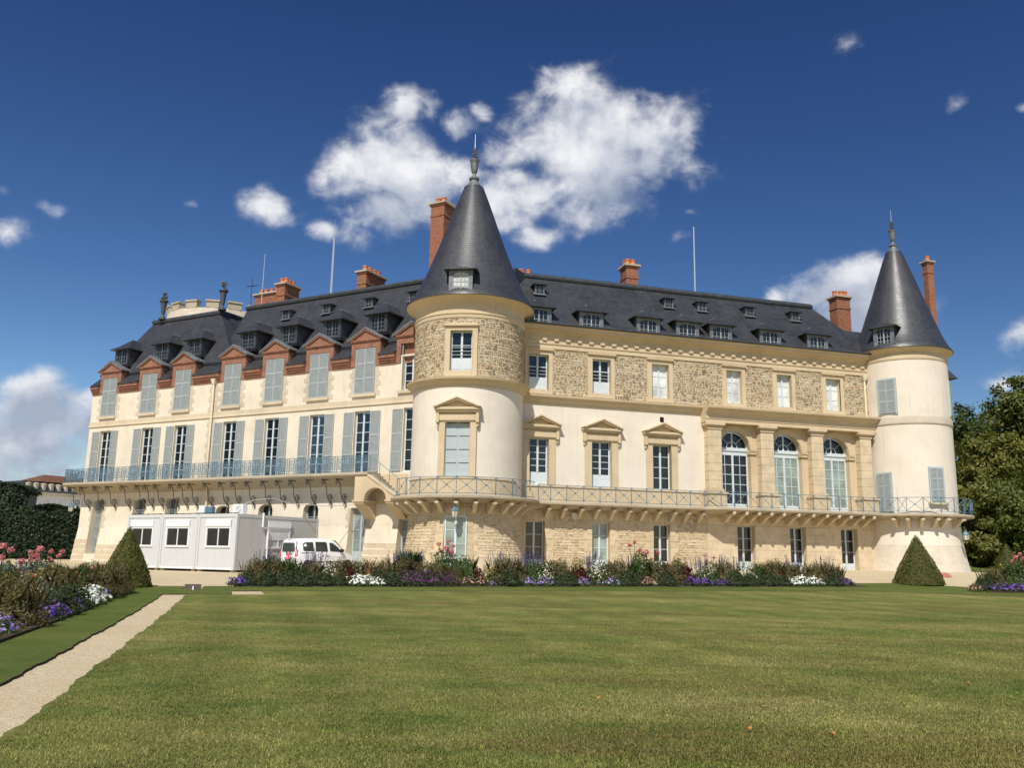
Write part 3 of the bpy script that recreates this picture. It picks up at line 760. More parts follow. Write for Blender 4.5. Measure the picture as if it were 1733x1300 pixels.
# ground-floor quoins, and ashlar of the portico base as separate blocks
for i, (a, b) in enumerate(GW):
    quoins(w_ground, FR, a, b, 1.47, 3.77, (i > 0, 1)); lintel(w_ground, FR, a, b, 3.77, .46, 5, .32)
rr = random.Random(5)
edges = [UP0 + .03] + [x for ab in GP for x in ab] + [U1]
for a, b in zip(edges[::2], edges[1::2]):
    z = 1.47; k = 0
    while z < 3.83:
        h = min(.472, 3.845 - z); n = max(1, round((b - a) / 1.15)); off = 0 if (k % 2 == 0 or n < 2) else .5
        xs = [a] + [a + (b - a) * (j + off) / n for j in range(0 if off else 1, n)] + [b]
        for p, q in zip(xs, xs[1:]):
            if q - p > .08: block_obj('stone_block', w_ash, FR, p + .004, q - .004, z + .004, z + h - .004, -.08, .045 + rr.uniform(0, .006), 'stone_block')
        z += h; k += 1
xs = np.linspace(UP0 + .03, U1, 12)
for p, q in zip(xs, xs[1:]): block_obj('stone_block', w_ash, FR, p + .004, q - .004, 3.852, 4.30, -.08, .045 + rr.uniform(0, .006), 'stone_block')
# ground-floor doors
gl = ['glass_dark', 'blind_green', 'glass_dark']
for i, (a, b) in enumerate(GW):
    window(FR.M((a + b) / 2, -.30, .9), b - a, 2.87, 3, 1, .78, gl[i], name='door')
for a, b in GP: window(FR.M((a + b) / 2, -.36, 1.12), b - a, 2.72, 3, 1, .62, 'glass_dark', name='door')
for a, b in GP: put('door_step', (lambda m: (m.box(a - .02, b + .02, -.36, .12, .7, 1.12, FR.P), m)[1])(MB()), 'stone_light', CH)
# first-floor windows with pediments
for i, (a, b) in enumerate(FWI):
    M_ = FR.M((a + b) / 2, -.24, 5.74)
    w_ = window(M_, b - a, 2.66, 4 if i == 2 else 5, 1, .1 if i == 2 else .75, 'glass_dark')
    Ms = FR.M((a + b) / 2, 0, 5.74)
    surround(w_, Ms, round(b - a, 2), 2.66, .42, .34, 0., .06, False)
    pediment(w_, Ms, 1.22, 3.26, .60)
# second-floor windows
kinds = [('glass_dark', .75, 2), ('glass_dark', .75, 2), ('blind_white', .1, 3), ('blind_white', .1, 3), ('blind_white', .1, 3), ('blind_white', .1, 3)]
for (a, b), (gm, pn, rw) in zip(SW, kinds):
    M_ = FR.M((a + b) / 2, -.22, 11.19)
    w_ = window(M_, b - a, 2.05, rw, 1, pn, gm)
    surround(w_, FR.M((a + b) / 2, 0, 11.19), round(b - a, 2), 2.05, .25, .24, .26, .06)
    if gm == 'glass_dark':
        mb = MB()
        for k in range(3): mb.tube([((b - a) * -.5, -.06, .92 + .2 * k), ((b - a) * .5, -.06, .92 + .2 * k)], .014, 5)
        put('guard_rail', mb, 'paint_grey', w_, M=M_)
# string course, main cornice
def moulding(fr, u0, u1, prof, name, mat, parent=CH, ends=True):
    mb = MB(); A = [fr.P(u0, w, z) for w, z in prof]; B = [fr.P(u1, w, z) for w, z in prof]
    mb.loft(A, B); return put(name, mb, mat, parent)
moulding(FR, 1.6, 14.4, [(-.1, 10.34), (.06, 10.34), (.08, 10.46), (.20, 10.58), (.22, 10.68), (.36, 10.74), (.38, 10.84), (.1, 10.90), (-.1, 10.90)], 'string_course', 'stone_ochre')
moulding(FR, 1.6, U1, [(-.1, 13.62), (.07, 13.62), (.07, 13.86), (.12, 13.88), (.12, 14.06), (-.1, 14.06)], 'architrave', 'stone_ochre')
moulding(FR, 1.6, 27.0, [(-.1, 14.065), (.05, 14.065), (.06, 14.40), (.20, 14.52), (.22, 14.60), (.50, 14.66), (.52, 14.78), (.60, 14.86), (.60, 14.93), (-.1, 14.97)], 'cornice', 'stone_ochre')
n = 34
for k in range(n):
    u = 2.9 + (26.6 - 2.9) * k / (n - 1)
    link('modillion', cached('modil', lambda: (lambda m: (m.box(-.13, .13, -.16, 0, 0, .12), m.mesh('modillion'))[-1])(MB())), 'stone_ochre', CH, FR.M(u, .055, 14.068))
mb = MB(); mb.tube([FR.P(1.6, .66, 14.95), FR.P(27.0, .66, 14.95)], .07, 6); put('gutter', mb, 'lead_dark', CH)

# portico: piers of blocks, entablature, archivolts
for i, (a, b) in enumerate([(14.50, 15.40), (18.06, 18.94), (21.60, 22.44), (25.12, 25.95)]):
    mb = MB(); mb.box(a - .16, b + .16, 0, .66, 4.82, 5.62, FR.P); mb.box(a - .22, b + .22, 0, .73, 5.62, 5.72, FR.P); mb.box(a - .10, b + .10, 0, .60, 5.72, 5.84, FR.P); mb.box(a - .05, b + .05, 0, .55, 5.84, 5.93, FR.P)
    pier = put('pier', mb, 'stone_ochre', CH); mb = MB()
    mb.box(a - .05, b + .05, 0, .55, 9.46, 9.53, FR.P); mb.box(a - .10, b + .10, 0, .60, 9.60, 9.70, FR.P); mb.box(a - .17, b + .17, 0, .68, 9.70, 9.845, FR.P); mb.box(a - .02, b + .02, 0, .52, 9.53, 9.60, FR.P)
    put('capital', mb, 'stone_ochre', pier)
    zz = np.linspace(5.93, 9.46, 8)
    for z0, z1 in zip(zz, zz[1:]): block_obj('stone_block', pier, FR, a, b, z0 + .003, z1 - .003, 0, .50 + rr.uniform(-.002, .004), 'stone_block')
    if i < 3:   # imposts beside the arches
        pass
moulding(FR, 14.30, 26.35, [(-.1, 9.86), (.56, 9.86), (.56, 10.06), (.60, 10.08), (.60, 10.30), (.64, 10.32), (.66, 10.42), (.82, 10.52), (.86, 10.62), (1.02, 10.68), (1.04, 10.80), (.1, 10.92), (-.1, 10.92)], 'entablature', 'stone_ochre')
for c in ARC:
    mb = MB()      # archivolt ring and impost mouldings
    pa = []; n = 22
    for r_, w_ in ((AHW + .004, .05), (AHW + .34, .05)): pa.append([(c + r_ * math.cos(PI - PI * k / n), ASP + r_ * math.sin(PI * k / n)) for k in range(n + 1)])
    for k in range(n):
        q = [pa[0][k], pa[0][k + 1], pa[1][k + 1], pa[1][k]]
        mb.hexa([FR.P(x, -.02, z) for x, z in q] + [FR.P(x, .06, z) for x, z in q])
    for sx in (-1, 1):
        x0 = c + sx * (AHW - .06); x1 = c + sx * (AHW + .36)
        mb.box(min(x0, x1), max(x0, x1), -.30, .10, ASP - .30, ASP - .12, FR.P); mb.box(min(x0, x1), max(x0, x1), -.30, .15, ASP - .12, ASP - .03, FR.P)
    put('archivolt', mb, 'stone_ochre', CH)
def arch_window(c, gm):
    M_ = FR.M(c, -.36, 4.86); W = AHW * 2; hs = ASP - 4.86
    mb = MB(); fw = .09; h = AHW
    mb.box(-h, -h + fw, 0, .1, 0, hs); mb.box(h - fw, h, 0, .1, 0, hs); mb.box(-h + fw, h - fw, 0, .1, 0, .28)
    mb.box(-h, h, -.06, .1, hs - .10, hs + .05); mb.box(-h + fw, h - fw, .0, .1, hs - .36, hs - .10); mb.box(-h, h, -.03, .1, hs + .05, hs + .10)
    z0, z1 = .28, hs - .36
    mb.box(-.06, .06, -.03, .08, z0, z1)
    cols = []
    for sx in (-1, 1):
        a, b = (.06, h - fw) if sx > 0 else (-h + fw, -.06)
        for k in range(1, 5): z = z0 + (z1 - z0) * k / 5; mb.box(a, b, .015, .06, z - .018, z + .018)
        m = (a + b) / 2; mb.box(m - .016, m + .016, .017, .058, z0, z1); cols += [(a, m), (m, b)]
    n = 20; zc = hs + .10; ro, r1, rn = h, h - .09, .36
    for k in range(n):
        t0, t1 = PI * k / n, PI * (k + 1) / n
        for ra, rb in ((r1, ro), (rn - .02, rn + .02)):
            q = [(ra * math.cos(t0), zc - .1 * (ra > 1) + ra * math.sin(t0)), (rb * math.cos(t0), zc - .1 * (rb > 1) + rb * math.sin(t0)), (rb * math.cos(t1), zc - .1 * (rb > 1) + rb * math.sin(t1)), (ra * math.cos(t1), zc - .1 * (ra > 1) + ra * math.sin(t1))]
            mb.hexa([(x, 0, z) for x, z in q] + [(x, .07, z) for x, z in q])
    for t in (PI / 4, 3 * PI / 4):
        mb.tube([(rn * math.cos(t), .03, zc + rn * math.sin(t)), (r1 * math.cos(t), .03, zc + r1 * math.sin(t) - .08)], .02, 4)
    mb.box(-.05, .05, -.01, .08, zc, zc + r1 - .08)
    o = put('arched_window', mb, 'paint_grey', CH, M=M_)
    for a, b in cols:
        for k in range(5):
            za, zb = z0 + (z1 - z0) * k / 5, z0 + (z1 - z0) * (k + 1) / 5
            link('pane', mat_copy(pane_mesh(b - a, zb - za), gm), None, o, M_ @ TR((a + b) / 2, .036, za))
    for s0, s1 in ((0, .25), (.25, .5), (.5, .75), (.75, 1)):
        mb = MB(); arc = [(r1 * math.cos(PI * (s0 + (s1 - s0) * k / 5)), zc + (r1 - .05) * math.sin(PI * (s0 + (s1 - s0) * k / 5)) ) for k in range(6)]
        inn = [(rn * math.cos(PI * (s1 + (s0 - s1) * k / 5)), zc + rn * math.sin(PI * (s1 + (s0 - s1) * k / 5))) for k in range(6)]
        mb.prism([(x, .036, z) for x, z in arc + inn], (0, .012, 0)); put('pane', mb, 'glass_dark', o, M=M_)
    for sx in (-1, 1):
        mb = MB(); pts = [(0, zc)] + [(sx * rn * math.cos(PI / 2 * k / 6), zc + rn * math.sin(PI / 2 * k / 6)) for k in range(7)]
        mb.prism([(x, .036, z) for x, z in pts], (0, .012, 0)); put('pane', mb, 'glass_dark', o, M=M_)
    return o
for c, gm in zip(ARC, ('glass_dark', 'blind_green', 'blind_green')): arch_window(c, gm)

# roof of the right wing
RW0, RZ0, RW1, RZ1 = .28, 14.97, -3.0, 18.86
def rw(z): return RW0 + (RW1 - RW0) * (z - RZ0) / (RZ1 - RZ0)
mb = MB(); uE, uT = 27.3, 24.5
A = [FR.P(-1.0, RW0, RZ0), FR.P(uE, RW0, RZ0), FR.P(uE, -11, RZ0), FR.P(-1.0, -11, RZ0)]
B = [FR.P(-1.0, RW1, RZ1), FR.P(uT, RW1, RZ1), FR.P(uT, -8, RZ1), FR.P(-1.0, -8, RZ1)]
mb.loft(A, B); put('roof', mb, 'slate', CH)
mb = MB(); mb.tube([FR.P(0, RW1 + .06, RZ1 + .02), FR.P(uT, RW1 + .06, RZ1 + .02), FR.P(uT + .03, -7.9, RZ1 + .02)], .17, 8); mb.box(0, uT, RW1 - .3, RW1 + .02, RZ1, RZ1 + .24, FR.P); put('ridge_gutter', mb, 'lead_dark', CH)
def dormer(fr, u, z0, H, W, wfront, slope, eave, top, rise=.16, mat='slate', fmat='lead_grey', oh=.30, deep=2.4, gl='glass_dark', rows=3):
    """local: origin at the window bottom centre, y into the roof"""
    M_ = fr.M(u, wfront, z0)
    bw = W / 2 + .17
    def mk_body():
        mb = MB(); mb.box(-bw - .05, bw + .05, .05, deep, -.25, eave); mb.box(-bw - .1, bw + .1, -.05, .05, -.12, 0); return mb.mesh('dormer')
    def mk_frame():
        mb = MB()
        mb.box(-bw - .04, -W / 2, -.02, .1, 0, eave); mb.box(W / 2, bw + .04, -.02, .1, 0, eave)
        n = 8; arc = [(-W / 2 + W * k / n, H - rise + rise * math.sqrt(max(0, 1 - (2 * k / n - 1) ** 2))) for k in range(n + 1)]
        for (a, c), (b, d) in zip(arc, arc[1:]): mb.hexa([(a, -.02, c), (b, -.02, d), (b, .08, d), (a, .08, c), (a, -.02, eave), (b, -.02, eave), (b, .08, eave), (a, .08, eave)])
        return mb.mesh('dormer_frame')
    def mk_sash():
        mb = MB(); mb.box(-W / 2, W / 2, .012, .045, 0, .05); mb.box(-.035, .035, 0, .045, 0, H)
        for sx in (-1, 1):
            mb.box(sx * W / 2 - .03, sx * W / 2 + .03, .01, .045, 0, H - rise)
            x = sx * W / 4; mb.box(x - .012, x + .012, .016, .04, 0, H)
        for k in range(1, rows): mb.box(-W / 2, W / 2, .018, .038, H * k / rows - .012, H * k / rows + .012)
        return mb.mesh('sash')
    def mk_glass():
        mb = MB(); mb.box(-W / 2, W / 2, .040, .048, 0, H); return mb.mesh('glazing')
    def mk_roof():
        mb = MB(); ow = bw + oh; f = -.30; t = .05; rb = min(.75, ow * .75)
        e = [(-ow, f, eave), (ow, f, eave), (ow, deep, eave), (-ow, deep, eave)]
        tp = [(-.04, rb, top), (.04, rb, top), (.04, deep + .9, top), (-.04, deep + .9, top)]
        lo = [(-ow, f, eave - t), (ow, f, eave - t), (ow, deep, eave - t), (-ow, deep, eave - t)]
        mb.loft(lo, e, False); mb.face(lo[::-1])
        m1 = [(a[0] * .55 + b[0] * .45, a[1] * .55 + b[1] * .45, a[2] * .62 + b[2] * .38) for a, b in zip(e, tp)]
        mb.loft(e, m1, False); mb.loft(m1, tp, False); mb.face(tp)
        return mb.mesh('dormer_roof')
    key = (W, H, eave, top, deep, rows, gl)
    o = link('dormer', cached(('db',) + key, mk_body), mat, CH, M_)
    link('dormer_roof', cached(('dr',) + key, mk_roof), mat, o, M_)
    link('dormer_frame', mat_copy(cached(('df',) + key, mk_frame), fmat), None, o, M_)
    link('sash', mat_copy(cached(('ds',) + key, mk_sash), 'lead_grey' if fmat == 'lead_dark' else 'paint_shutter'), None, o, M_)
    link('glazing', cached(('dg',) + key, mk_glass), gl, o, M_)
    mb = cached(('dap',) + key, lambda: (lambda m: (m.tube([(-.03, min(.75, (bw + oh) * .75), top + .01), (-.03, deep + .5, top + .01)], .045, 5), m.mesh('ridge_cap'))[-1])(MB()))
    link('ridge_cap', mb, 'zinc', o, M_)
    return o
for u in (4.0, 7.25, 10.90, 13.51, 15.78, 19.25, 22.68):
    dormer(FR, u, 15.02, .84, 1.10, .10, rw, 1.02, 1.62)
def vent(fr, u, z, wf_, w=.55, h=.52):
    M_ = fr.M(u, wf_(z) + .12, z)
    def mk():
        mb = MB(); b = w / 2
        mb.box(-b, b, .02, .7, 0, h); mb.box(-b - .03, -b + .06, -.02, .05, 0, h); mb.box(b - .06, b + .03, -.02, .05, 0, h)
        return mb.mesh('roof_vent')
    def rf():
        mb = MB(); b = w / 2 + .17; mb.hexa([(-b, -.2, h), (b, -.2, h), (b, .9, h + .03), (-b, .9, h + .03), (-b * .7, .1, h + .16), (b * .7, .1, h + .16), (b * .7, .9, h + .2), (-b * .7, .9, h + .2)]); return mb.mesh('vent_roof')
    def gl_():
        mb = MB(); b = w / 2 - .06; mb.box(-b, b, .0, .02, .03, h); return mb.mesh('glazing')
    def ss():
        mb = MB(); b = w / 2 - .06; mb.box(-.025, .025, -.015, .0, 0, h)
        for k in range(1, 3): mb.box(-b, b, -.012, .0, h * k / 3 - .012, h * k / 3 + .012)
        for sx in (-1, 1): mb.box(sx * b / 2 - .01, sx * b / 2 + .01, -.012, 0, 0, h)
        return mb.mesh('sash')
    def ap():
        mb = MB(); b = w / 2 + .12; mb.hexa([(-b, -.14, -.14), (b, -.14, -.14), (b, .1, .0), (-b, .1, .0), (-b, -.16, -.11), (b, -.16, -.11), (b, .08, .04), (-b, .08, .04)]); return mb.mesh('apron')
    o = link('roof_vent', cached(('rv', w, h), mk), 'lead_grey', CH, M_)
    link('vent_roof', cached(('rvr', w, h), rf), 'slate', o, M_); link('glazing', cached(('rvg', w, h), gl_), 'glass_dark', o, M_)
    link('sash', cached(('rvs', w, h), ss), 'lead_grey', o, M_); link('apron', cached(('rva', w, h), ap), 'zinc', o, M_)
for u in (4.6, 13.18, 15.52, 18.95, 22.36): vent(FR, u, 17.42, rw)

# ================= round towers =================
def rf1(z): return 3.05 if z > 3.2 else 3.05 + .13 * (3.2 - z) ** 1.3
def rf2(z): return 2.72 if z > 4.6 else 2.72 + .06 * (4.6 - z) + .045 * max(0., 3.4 - z) ** 2.2
D1, D2 = Round(T1, rf1), Round(T2, rf2)
def band(D, prof, name, mat, n=72, a0=0., a1=2 * PI):
    mb = MB(); mb.lathe(prof + ([prof[0]] if a1 - a0 > 6.2 else []), n, D.C, a0, a1); return put(name, mb, mat, CH, 40)
def cone(D, prof, name='tower_roof'):
    mb = MB(); mb.lathe(prof, 72, D.C, uvr=None); o = put(name, mb, 'slate', CH, 50); return o
cw = -R(5.6)      # direction the middle tower's windows face
h1 = lambda c, W: (c - math.asin(W / 2 / 3.05), c + math.asin(W / 2 / 3.05))
gd = h1(D1.u_at(771, 3.0), 1.16); fd = h1(D1.u_at(773, 7.2), 1.32); sdw = h1(cw, 1.18)
mb = MB(); wall_grid(mb, D1, -PI, PI, .5, 4.68, [(*gd, 1.0, 3.78, 0)], .34, R(4)); wt = put('tower_wall', mb, 'stone_ochre', CH, 30)
rubble_stones(wt, D1, R(-98), R(98), 1.66, 4.40, [(*gd, .5, 3.80)], 'stones_ochre', 23, (.10, .20), (.15, .40), .46)
mb = MB(); wall_grid(mb, D1, -PI, PI, 4.68, 10.72, [(*fd, 5.76, 8.76, 0)], .30, R(4)); put('tower_wall', mb, 'plaster_pale', CH, 30)
mb = MB(); wall_grid(mb, D1, -PI, PI, 10.72, 14.30, [(*sdw, 11.37, 13.55, 0)], .30, R(4)); w_tu = put('tower_wall', mb, 'mortar', CH, 30)
rubble_stones(w_tu, D1, R(-98), R(98), 11.07, 14.26, [(sdw[0] - .29 / 3.05, sdw[1] + .29 / 3.05, 10.9, 13.89)], 'stones_grey', 24, (.08, .17), (.11, .30), clear=.02)
quoins(wt, D1, *gd, 1.2, 3.78, (1, 1), .30, .44, .29, .03, 'stone_quoin', 1 / 3.05); lintel(wt, D1, *gd, 3.78, .44, 5, .3, .035, 'stone_quoin', 1 / 3.05)
# pale footing blocks of the tower
rr = random.Random(9)
for row in range(2):
    for k in range(13):
        t0 = R(-70 + 12 * k + 6 * row); t1 = t0 + R(11.6)
        if t1 > gd[0] - .02 and t0 < gd[1] + .02: continue
        block_obj('stone_block', wt, D1, t0, t1, .95 + .34 * row, 1.28 + .34 * row, -.14, -.01 + rr.uniform(0, .02), 'stone_light')
window(D1.M(sum(gd) / 2, -.36, 1.0), 1.15, 2.78, 3, 1, .72, 'blind_green', name='door')
w_ = window(D1.M(sum(fd) / 2, -.30, 5.76), 1.30, 3.0, 4, 1, .1, 'blind_grey', paint='paint_panel')
Ms = D1.M(sum(fd) / 2, -.09, 5.76); surround(w_, Ms, 1.32, 3.0, .34, .34, 0., .07, False); pediment(w_, Ms, 1.22, 3.50, .60)
link('door_leaf', cached('tdl', lambda: (lambda m: ([m.box(sx * .33 - .285, sx * .33 + .285, -.02, .015, .05 + .7 * k, .70 + .7 * k) for sx in (-1, 1) for k in range(4)], m.mesh('door_leaf'))[-1])(MB())), 'paint_panel', w_, D1.M(sum(fd) / 2, -.28, 5.78))
w_ = window(D1.M(sum(sdw) / 2, -.26, 11.37), 1.16, 2.18, 2, 1, .72, 'glass_dark'); surround(w_, D1.M(sum(sdw) / 2, -.05, 11.37), 1.18, 2.18, .28, .24, .30, .06)
mb = MB()
for k in range(3): mb.tube([(-.58, -.06, .88 + .2 * k), (.58, -.06, .88 + .2 * k)], .014, 5)
put('guard_rail', mb, 'paint_grey', w_, M=D1.M(sum(sdw) / 2, -.26, 11.37))
band(D1, [(3.0, 10.50), (3.09, 10.52), (3.12, 10.66), (3.24, 10.74), (3.27, 10.84), (3.43, 10.90), (3.46, 11.0), (3.10, 11.06), (3.0, 11.06)], 'string_course', 'stone_ochre')
band(D1, [(3.0, 14.25), (3.10, 14.27), (3.12, 14.46), (3.16, 14.48), (3.16, 14.54), (3.07, 14.56), (3.07, 15.08), (3.14, 15.18), (3.34, 15.24), (3.52, 15.34), (3.62, 15.37), (3.62, 15.42), (3.0, 15.46)], 'cornice', 'stone_ochre')
c1 = cone(D1, [(3.66, 15.40), (3.66, 15.45), (3.40, 15.78), (3.02, 16.45), (2.66, 17.25), (2.32, 18.1), (1.96, 19.05), (1.60, 20.05), (1.22, 21.15), (.88, 22.1), (.56, 22.95)])
def finial(D, z, parent, s=1.0, name='finial'):
    mb = MB()
    pr = [(.56, 0), (.46, .15), (.34, .33), (.23, .52), (.22, .56), (.29, .60), (.31, .66), (.28, .72), (.16, .80), (.095, .90), (.095, .97), (.145, 1.03), (.19, 1.12), (.205, 1.3), (.225, 1.55), (.245, 1.72), (.285, 1.77), (.285, 1.84), (.20, 1.88), (0, 1.9)]
    mb.lathe([(r * s, z + h * s) for r, h in pr], 20, D.C); o = put(name, mb, 'lead_grey', parent, 40)
    mb = MB(); r_ = random.Random(4)
    for k in range(24):
        t = r_.uniform(0, 2 * PI); f = r_.random(); hh = (1.9 + .66 * f) * s; rad = r_.uniform(.04, .19) * s * (1.15 - .7 * f)
        p = np.array([D.C[0] + rad * math.cos(t), D.C[1] + rad * math.sin(t), z + hh])
        mb.tube([p + [0, 0, -.08 * s], p, p + [.07 * math.cos(t) * s, .07 * math.sin(t) * s, .08 * s]], [.02 * s, .055 * s, .01], 5)
    mb.tube([(D.C[0], D.C[1], z + 1.85 * s), (D.C[0], D.C[1], z + 2.6 * s)], .04 * s, 5)
    put('metal_bouquet', mb, 'urn_metal', o)
    mb = MB(); mb.tube([(D.C[0], D.C[1], z + 2.5 * s), (D.C[0], D.C[1], z + 3.5 * s)], [.025, .012], 5); put('lightning_rod', mb, 'metal_pale', o)
    return o
finial(D1, 22.85, CH)
# dormer of the middle tower cone
dm = D1.M(cw, 0, 16.05)
class Sub:
    def __init__(s, M): s.m = M
    def M(s, u, w, z): return s.m @ TR(u, -w, z)
dormer(Sub(D1.M(cw - .02, .36, 15.62)), 0, 0, 1.06, .86, 0, None, 1.20, 1.58, .14, deep=1.6, rows=4, gl='blind_white')

# right tower
o2 = D2
w2a = D2.u_at(1501, 12.1); w2c = D2.u_at(1497, 6.6); w2d = D2.u_at(1585, 6.9)
mb = MB(); wall_grid(mb, D2, -PI, PI, .5, 14.7, [], .2, R(4), wf=lambda z: 0. if z > 4.6 else 1e-9 * z); put('tower_wall', mb, 'plaster_pale', CH, 30)
mb = MB(); mb.lathe([(rf2(z) + .02, z) for z in np.linspace(.5, 2.9, 9)], 72, D2.C); foot = put('footing', mb, 'ashlar_base', CH, 40)
band(D2, [(2.6, 10.30), (2.77, 10.30), (2.79, 10.36), (2.77, 10.42), (2.755, 10.72), (2.74, 10.76), (2.6, 10.76)], 'string_course', 'plaster_grey')
band(D2, [(2.6, 14.36), (2.76, 14.38), (2.78, 14.50), (2.74, 14.54), (2.75, 14.84), (2.84, 14.92), (3.00, 15.04), (3.09, 15.08), (3.09, 15.12), (2.6, 15.16)], 'cornice', 'stone_ochre')
c2 = cone(D2, [(3.13, 15.10), (3.13, 15.15), (2.92, 15.46), (2.62, 16.1), (2.33, 16.9), (2.02, 17.8), (1.69, 18.75), (1.37, 19.75), (1.02, 20.8), (.72, 21.7), (.50, 22.3)])
finial(D2, 22.2, CH, .90)
def shutter_pair(D, u, z, W, H, cuts=(.34, .67), sill=False):
    M_ = D.M(u, -.06, z)
    mb = MB(); mb.box(-W / 2 - .09, W / 2 + .09, -.09, .05, -.09, H + .09); o = put('shuttered_window', mb, 'paint_panel', CH, M=M_)
    shutters(o, M_, W, H, 0, True, y=-.12, cuts=cuts)
    if sill: mb = MB(); mb.box(-W / 2 - .2, W / 2 + .2, -.25, .05, -.22, -.09); put('sill', mb, 'stone_light', o, M=M_)
    return o
shutter_pair(D2, w2a, 11.02, 1.02, 2.12); shutter_pair(D2, R(84) + math.atan2(-T2[0], T2[1]), 11.0, 1.05, 2.15)
shutter_pair(D2, w2c, 4.9, .86, 2.35); shutter_pair(D2, w2d, 5.55, .84, 1.98, sill=True)
dormer(Sub(D2.M(D2.u_at(1497, 16.2), .20, 15.34)), 0, 0, 1.06, .86, 0, None, 1.18, 1.62, .14, deep=1.5, rows=4)

# ================= galleries with stone consoles and X railings =================
def console_mesh(L, H, wd):
    def mk():
        n = 9; up = [(-L * k / n, 0) for k in range(n + 1)]; lo = []
        for k in range(n + 1):
            t = k / n; lo.append((-L * (1 - t), -.10 - (H - .10) * (t - .13 * math.sin(2 * PI * t))))
        prof = [(0, 0)] + [(-L, 0)] + lo
        mb = MB(); mb.prism([(-wd / 2, y, z) for y, z in prof], (wd, 0, 0)); return mb.mesh('console')
    return cached(('cons', L, H, wd), mk)
def console(fr, u, z, L, H, wd=.20, mat='stone_light', w=0.): return link('console', console_mesh(L, H, wd), mat, CH, fr.M(u, w, z))
def rail_panel_mesh(L, H, ros, dbl=False):
    def mk():
        mb = MB(); r = .016
        mb.box(-.018, .018, -.018, .018, 0, H); mb.box(0, L, -.022, .022, H - .03, H); mb.box(0, L, -.016, .016, .07, .10)
        mb.tube([(.0, 0, .10), (L, 0, H - .03)], r * .8, 4); mb.tube([(.0, 0, H - .03), (L, 0, .10)], r * .8, 4)
        if ros:
            for a in range(8): pass
            mb.tube([(L / 2, -.02, H / 2 + .03), (L / 2, .02, H / 2 + .03)], .055, 8)
        return mb.mesh('railing_panel')
    return cached(('rp', round(L, 2), H, ros), mk)
def railing(pts, z, H, ros=True, parent=CH, mat='iron_blue'):
    for (x0, y0), (x1, y1) in zip(pts, pts[1:]):
        L = math.hypot(x1 - x0, y1 - y0); c, s_ = (x1 - x0) / L, (y1 - y0) / L; Lr = round(L, 2)
        M_ = Matrix(((c, -s_, 0, x0), (s_, c, 0, y0), (0, 0, 1, z), (0, 0, 0, 1))) @ Matrix.Diagonal((L / Lr, 1, 1, 1))
        rs = ros(x0, y0) if callable(ros) else ros
        link('railing_panel', rail_panel_mesh(Lr, H, rs and Lr > .6), mat, parent, M_)
GZ = 4.80; GH = .92
# middle tower gallery
sl = [(3.0, 4.42), (3.35, 4.44), (3.75, 4.60), (4.02, 4.62), (4.06, 4.66), (4.06, 4.76), (4.0, 4.80), (3.0, 4.80)]
mb = MB(); mb.lathe(sl, 60, D1.C, R(-112), R(104)); put('balcony_slab', mb, 'stone_weathered', CH, 30)
band(D1, [(3.0, 4.80), (3.10, 4.80), (3.10, 5.66), (3.14, 5.68), (3.14, 5.75), (3.0, 5.76)], 'parapet_band', 'stone_ochre', 60, R(-75), R(62))
th = [R(-4 + 14.7 * k) for k in range(-4, 6)]
railing([(T1[0] + 3.97 * math.sin(t), T1[1] - 3.97 * math.cos(t)) for t in th] , GZ, GH)
for t in [R(-4 + 14.7 * k) for k in range(-6, 7)]: console(D1, t, 4.47, .92, .56, .2)
# wing gallery
g1, g2 = .95, 1.42
def slabprof(w): return [(-.05, 4.42), (.30, 4.44), (w - .30, 4.60), (w - .02, 4.62), (w + .04, 4.66), (w + .04, 4.76), (w, 4.80), (-.05, 4.80)]
mb = MB(); st_ = [(2.9, g1), (13.95, g1), (14.75, g2), (26.0, g2), (27.6, g2)]
for (ua, wa), (ub, wb) in zip(st_, st_[1:]): mb.loft([FR.P(ua, w, z) for w, z in slabprof(wa)], [FR.P(ub, w, z) for w, z in slabprof(wb)], False)
put('balcony_slab', mb, 'stone_weathered', CH)
mb = MB(); mb.box(3.0, UP0 - .1, -.02, .05, 4.80, 5.66, FR.P); mb.box(3.0, UP0 - .1, -.02, .10, 5.66, 5.74, FR.P); put('parapet_band', mb, 'stone_ochre', CH)
p1 = [FR.u_at(x, GZ + .5, g1) for x in (911.5, 932.3, 959.7, 988.4, 1016, 1042.8, 1069.4, 1095, 1120, 1146, 1169)] + [13.95]
railing([FR.P(u, g1 - .04, 0)[:2] for u in p1] + [FR.P(14.75, g2 - .04, 0)[:2]], GZ, GH)
p2 = [14.75] + [FR.u_at(x, GZ + .5, g2) for x in (1243.7, 1265, 1286, 1307, 1328, 1352.8, 1377.7, 1401, 1421, 1441, 1461.8, 1480)]
railing([FR.P(u, g2 - .04, 0)[:2] for u in p2], GZ, GH, False)
for u in p1[1:]: console(FR, u, 4.47, .80, .56, .2)
for u in p2[1:]: console(FR, u, 4.47, 1.22, .52, .2)
for u in p2[1:]:
    link('stone_boss', cached('boss', lambda: (lambda m: (m.lathe([(0, -.13), (.09, -.12), (.12, -.03), (.12, .05), (.09, .1), (0, .1)], 10), m.mesh('stone_boss', 40))[-1])(MB())), 'stone_light', CH, FR.M(u, g2 - .12, 4.52))
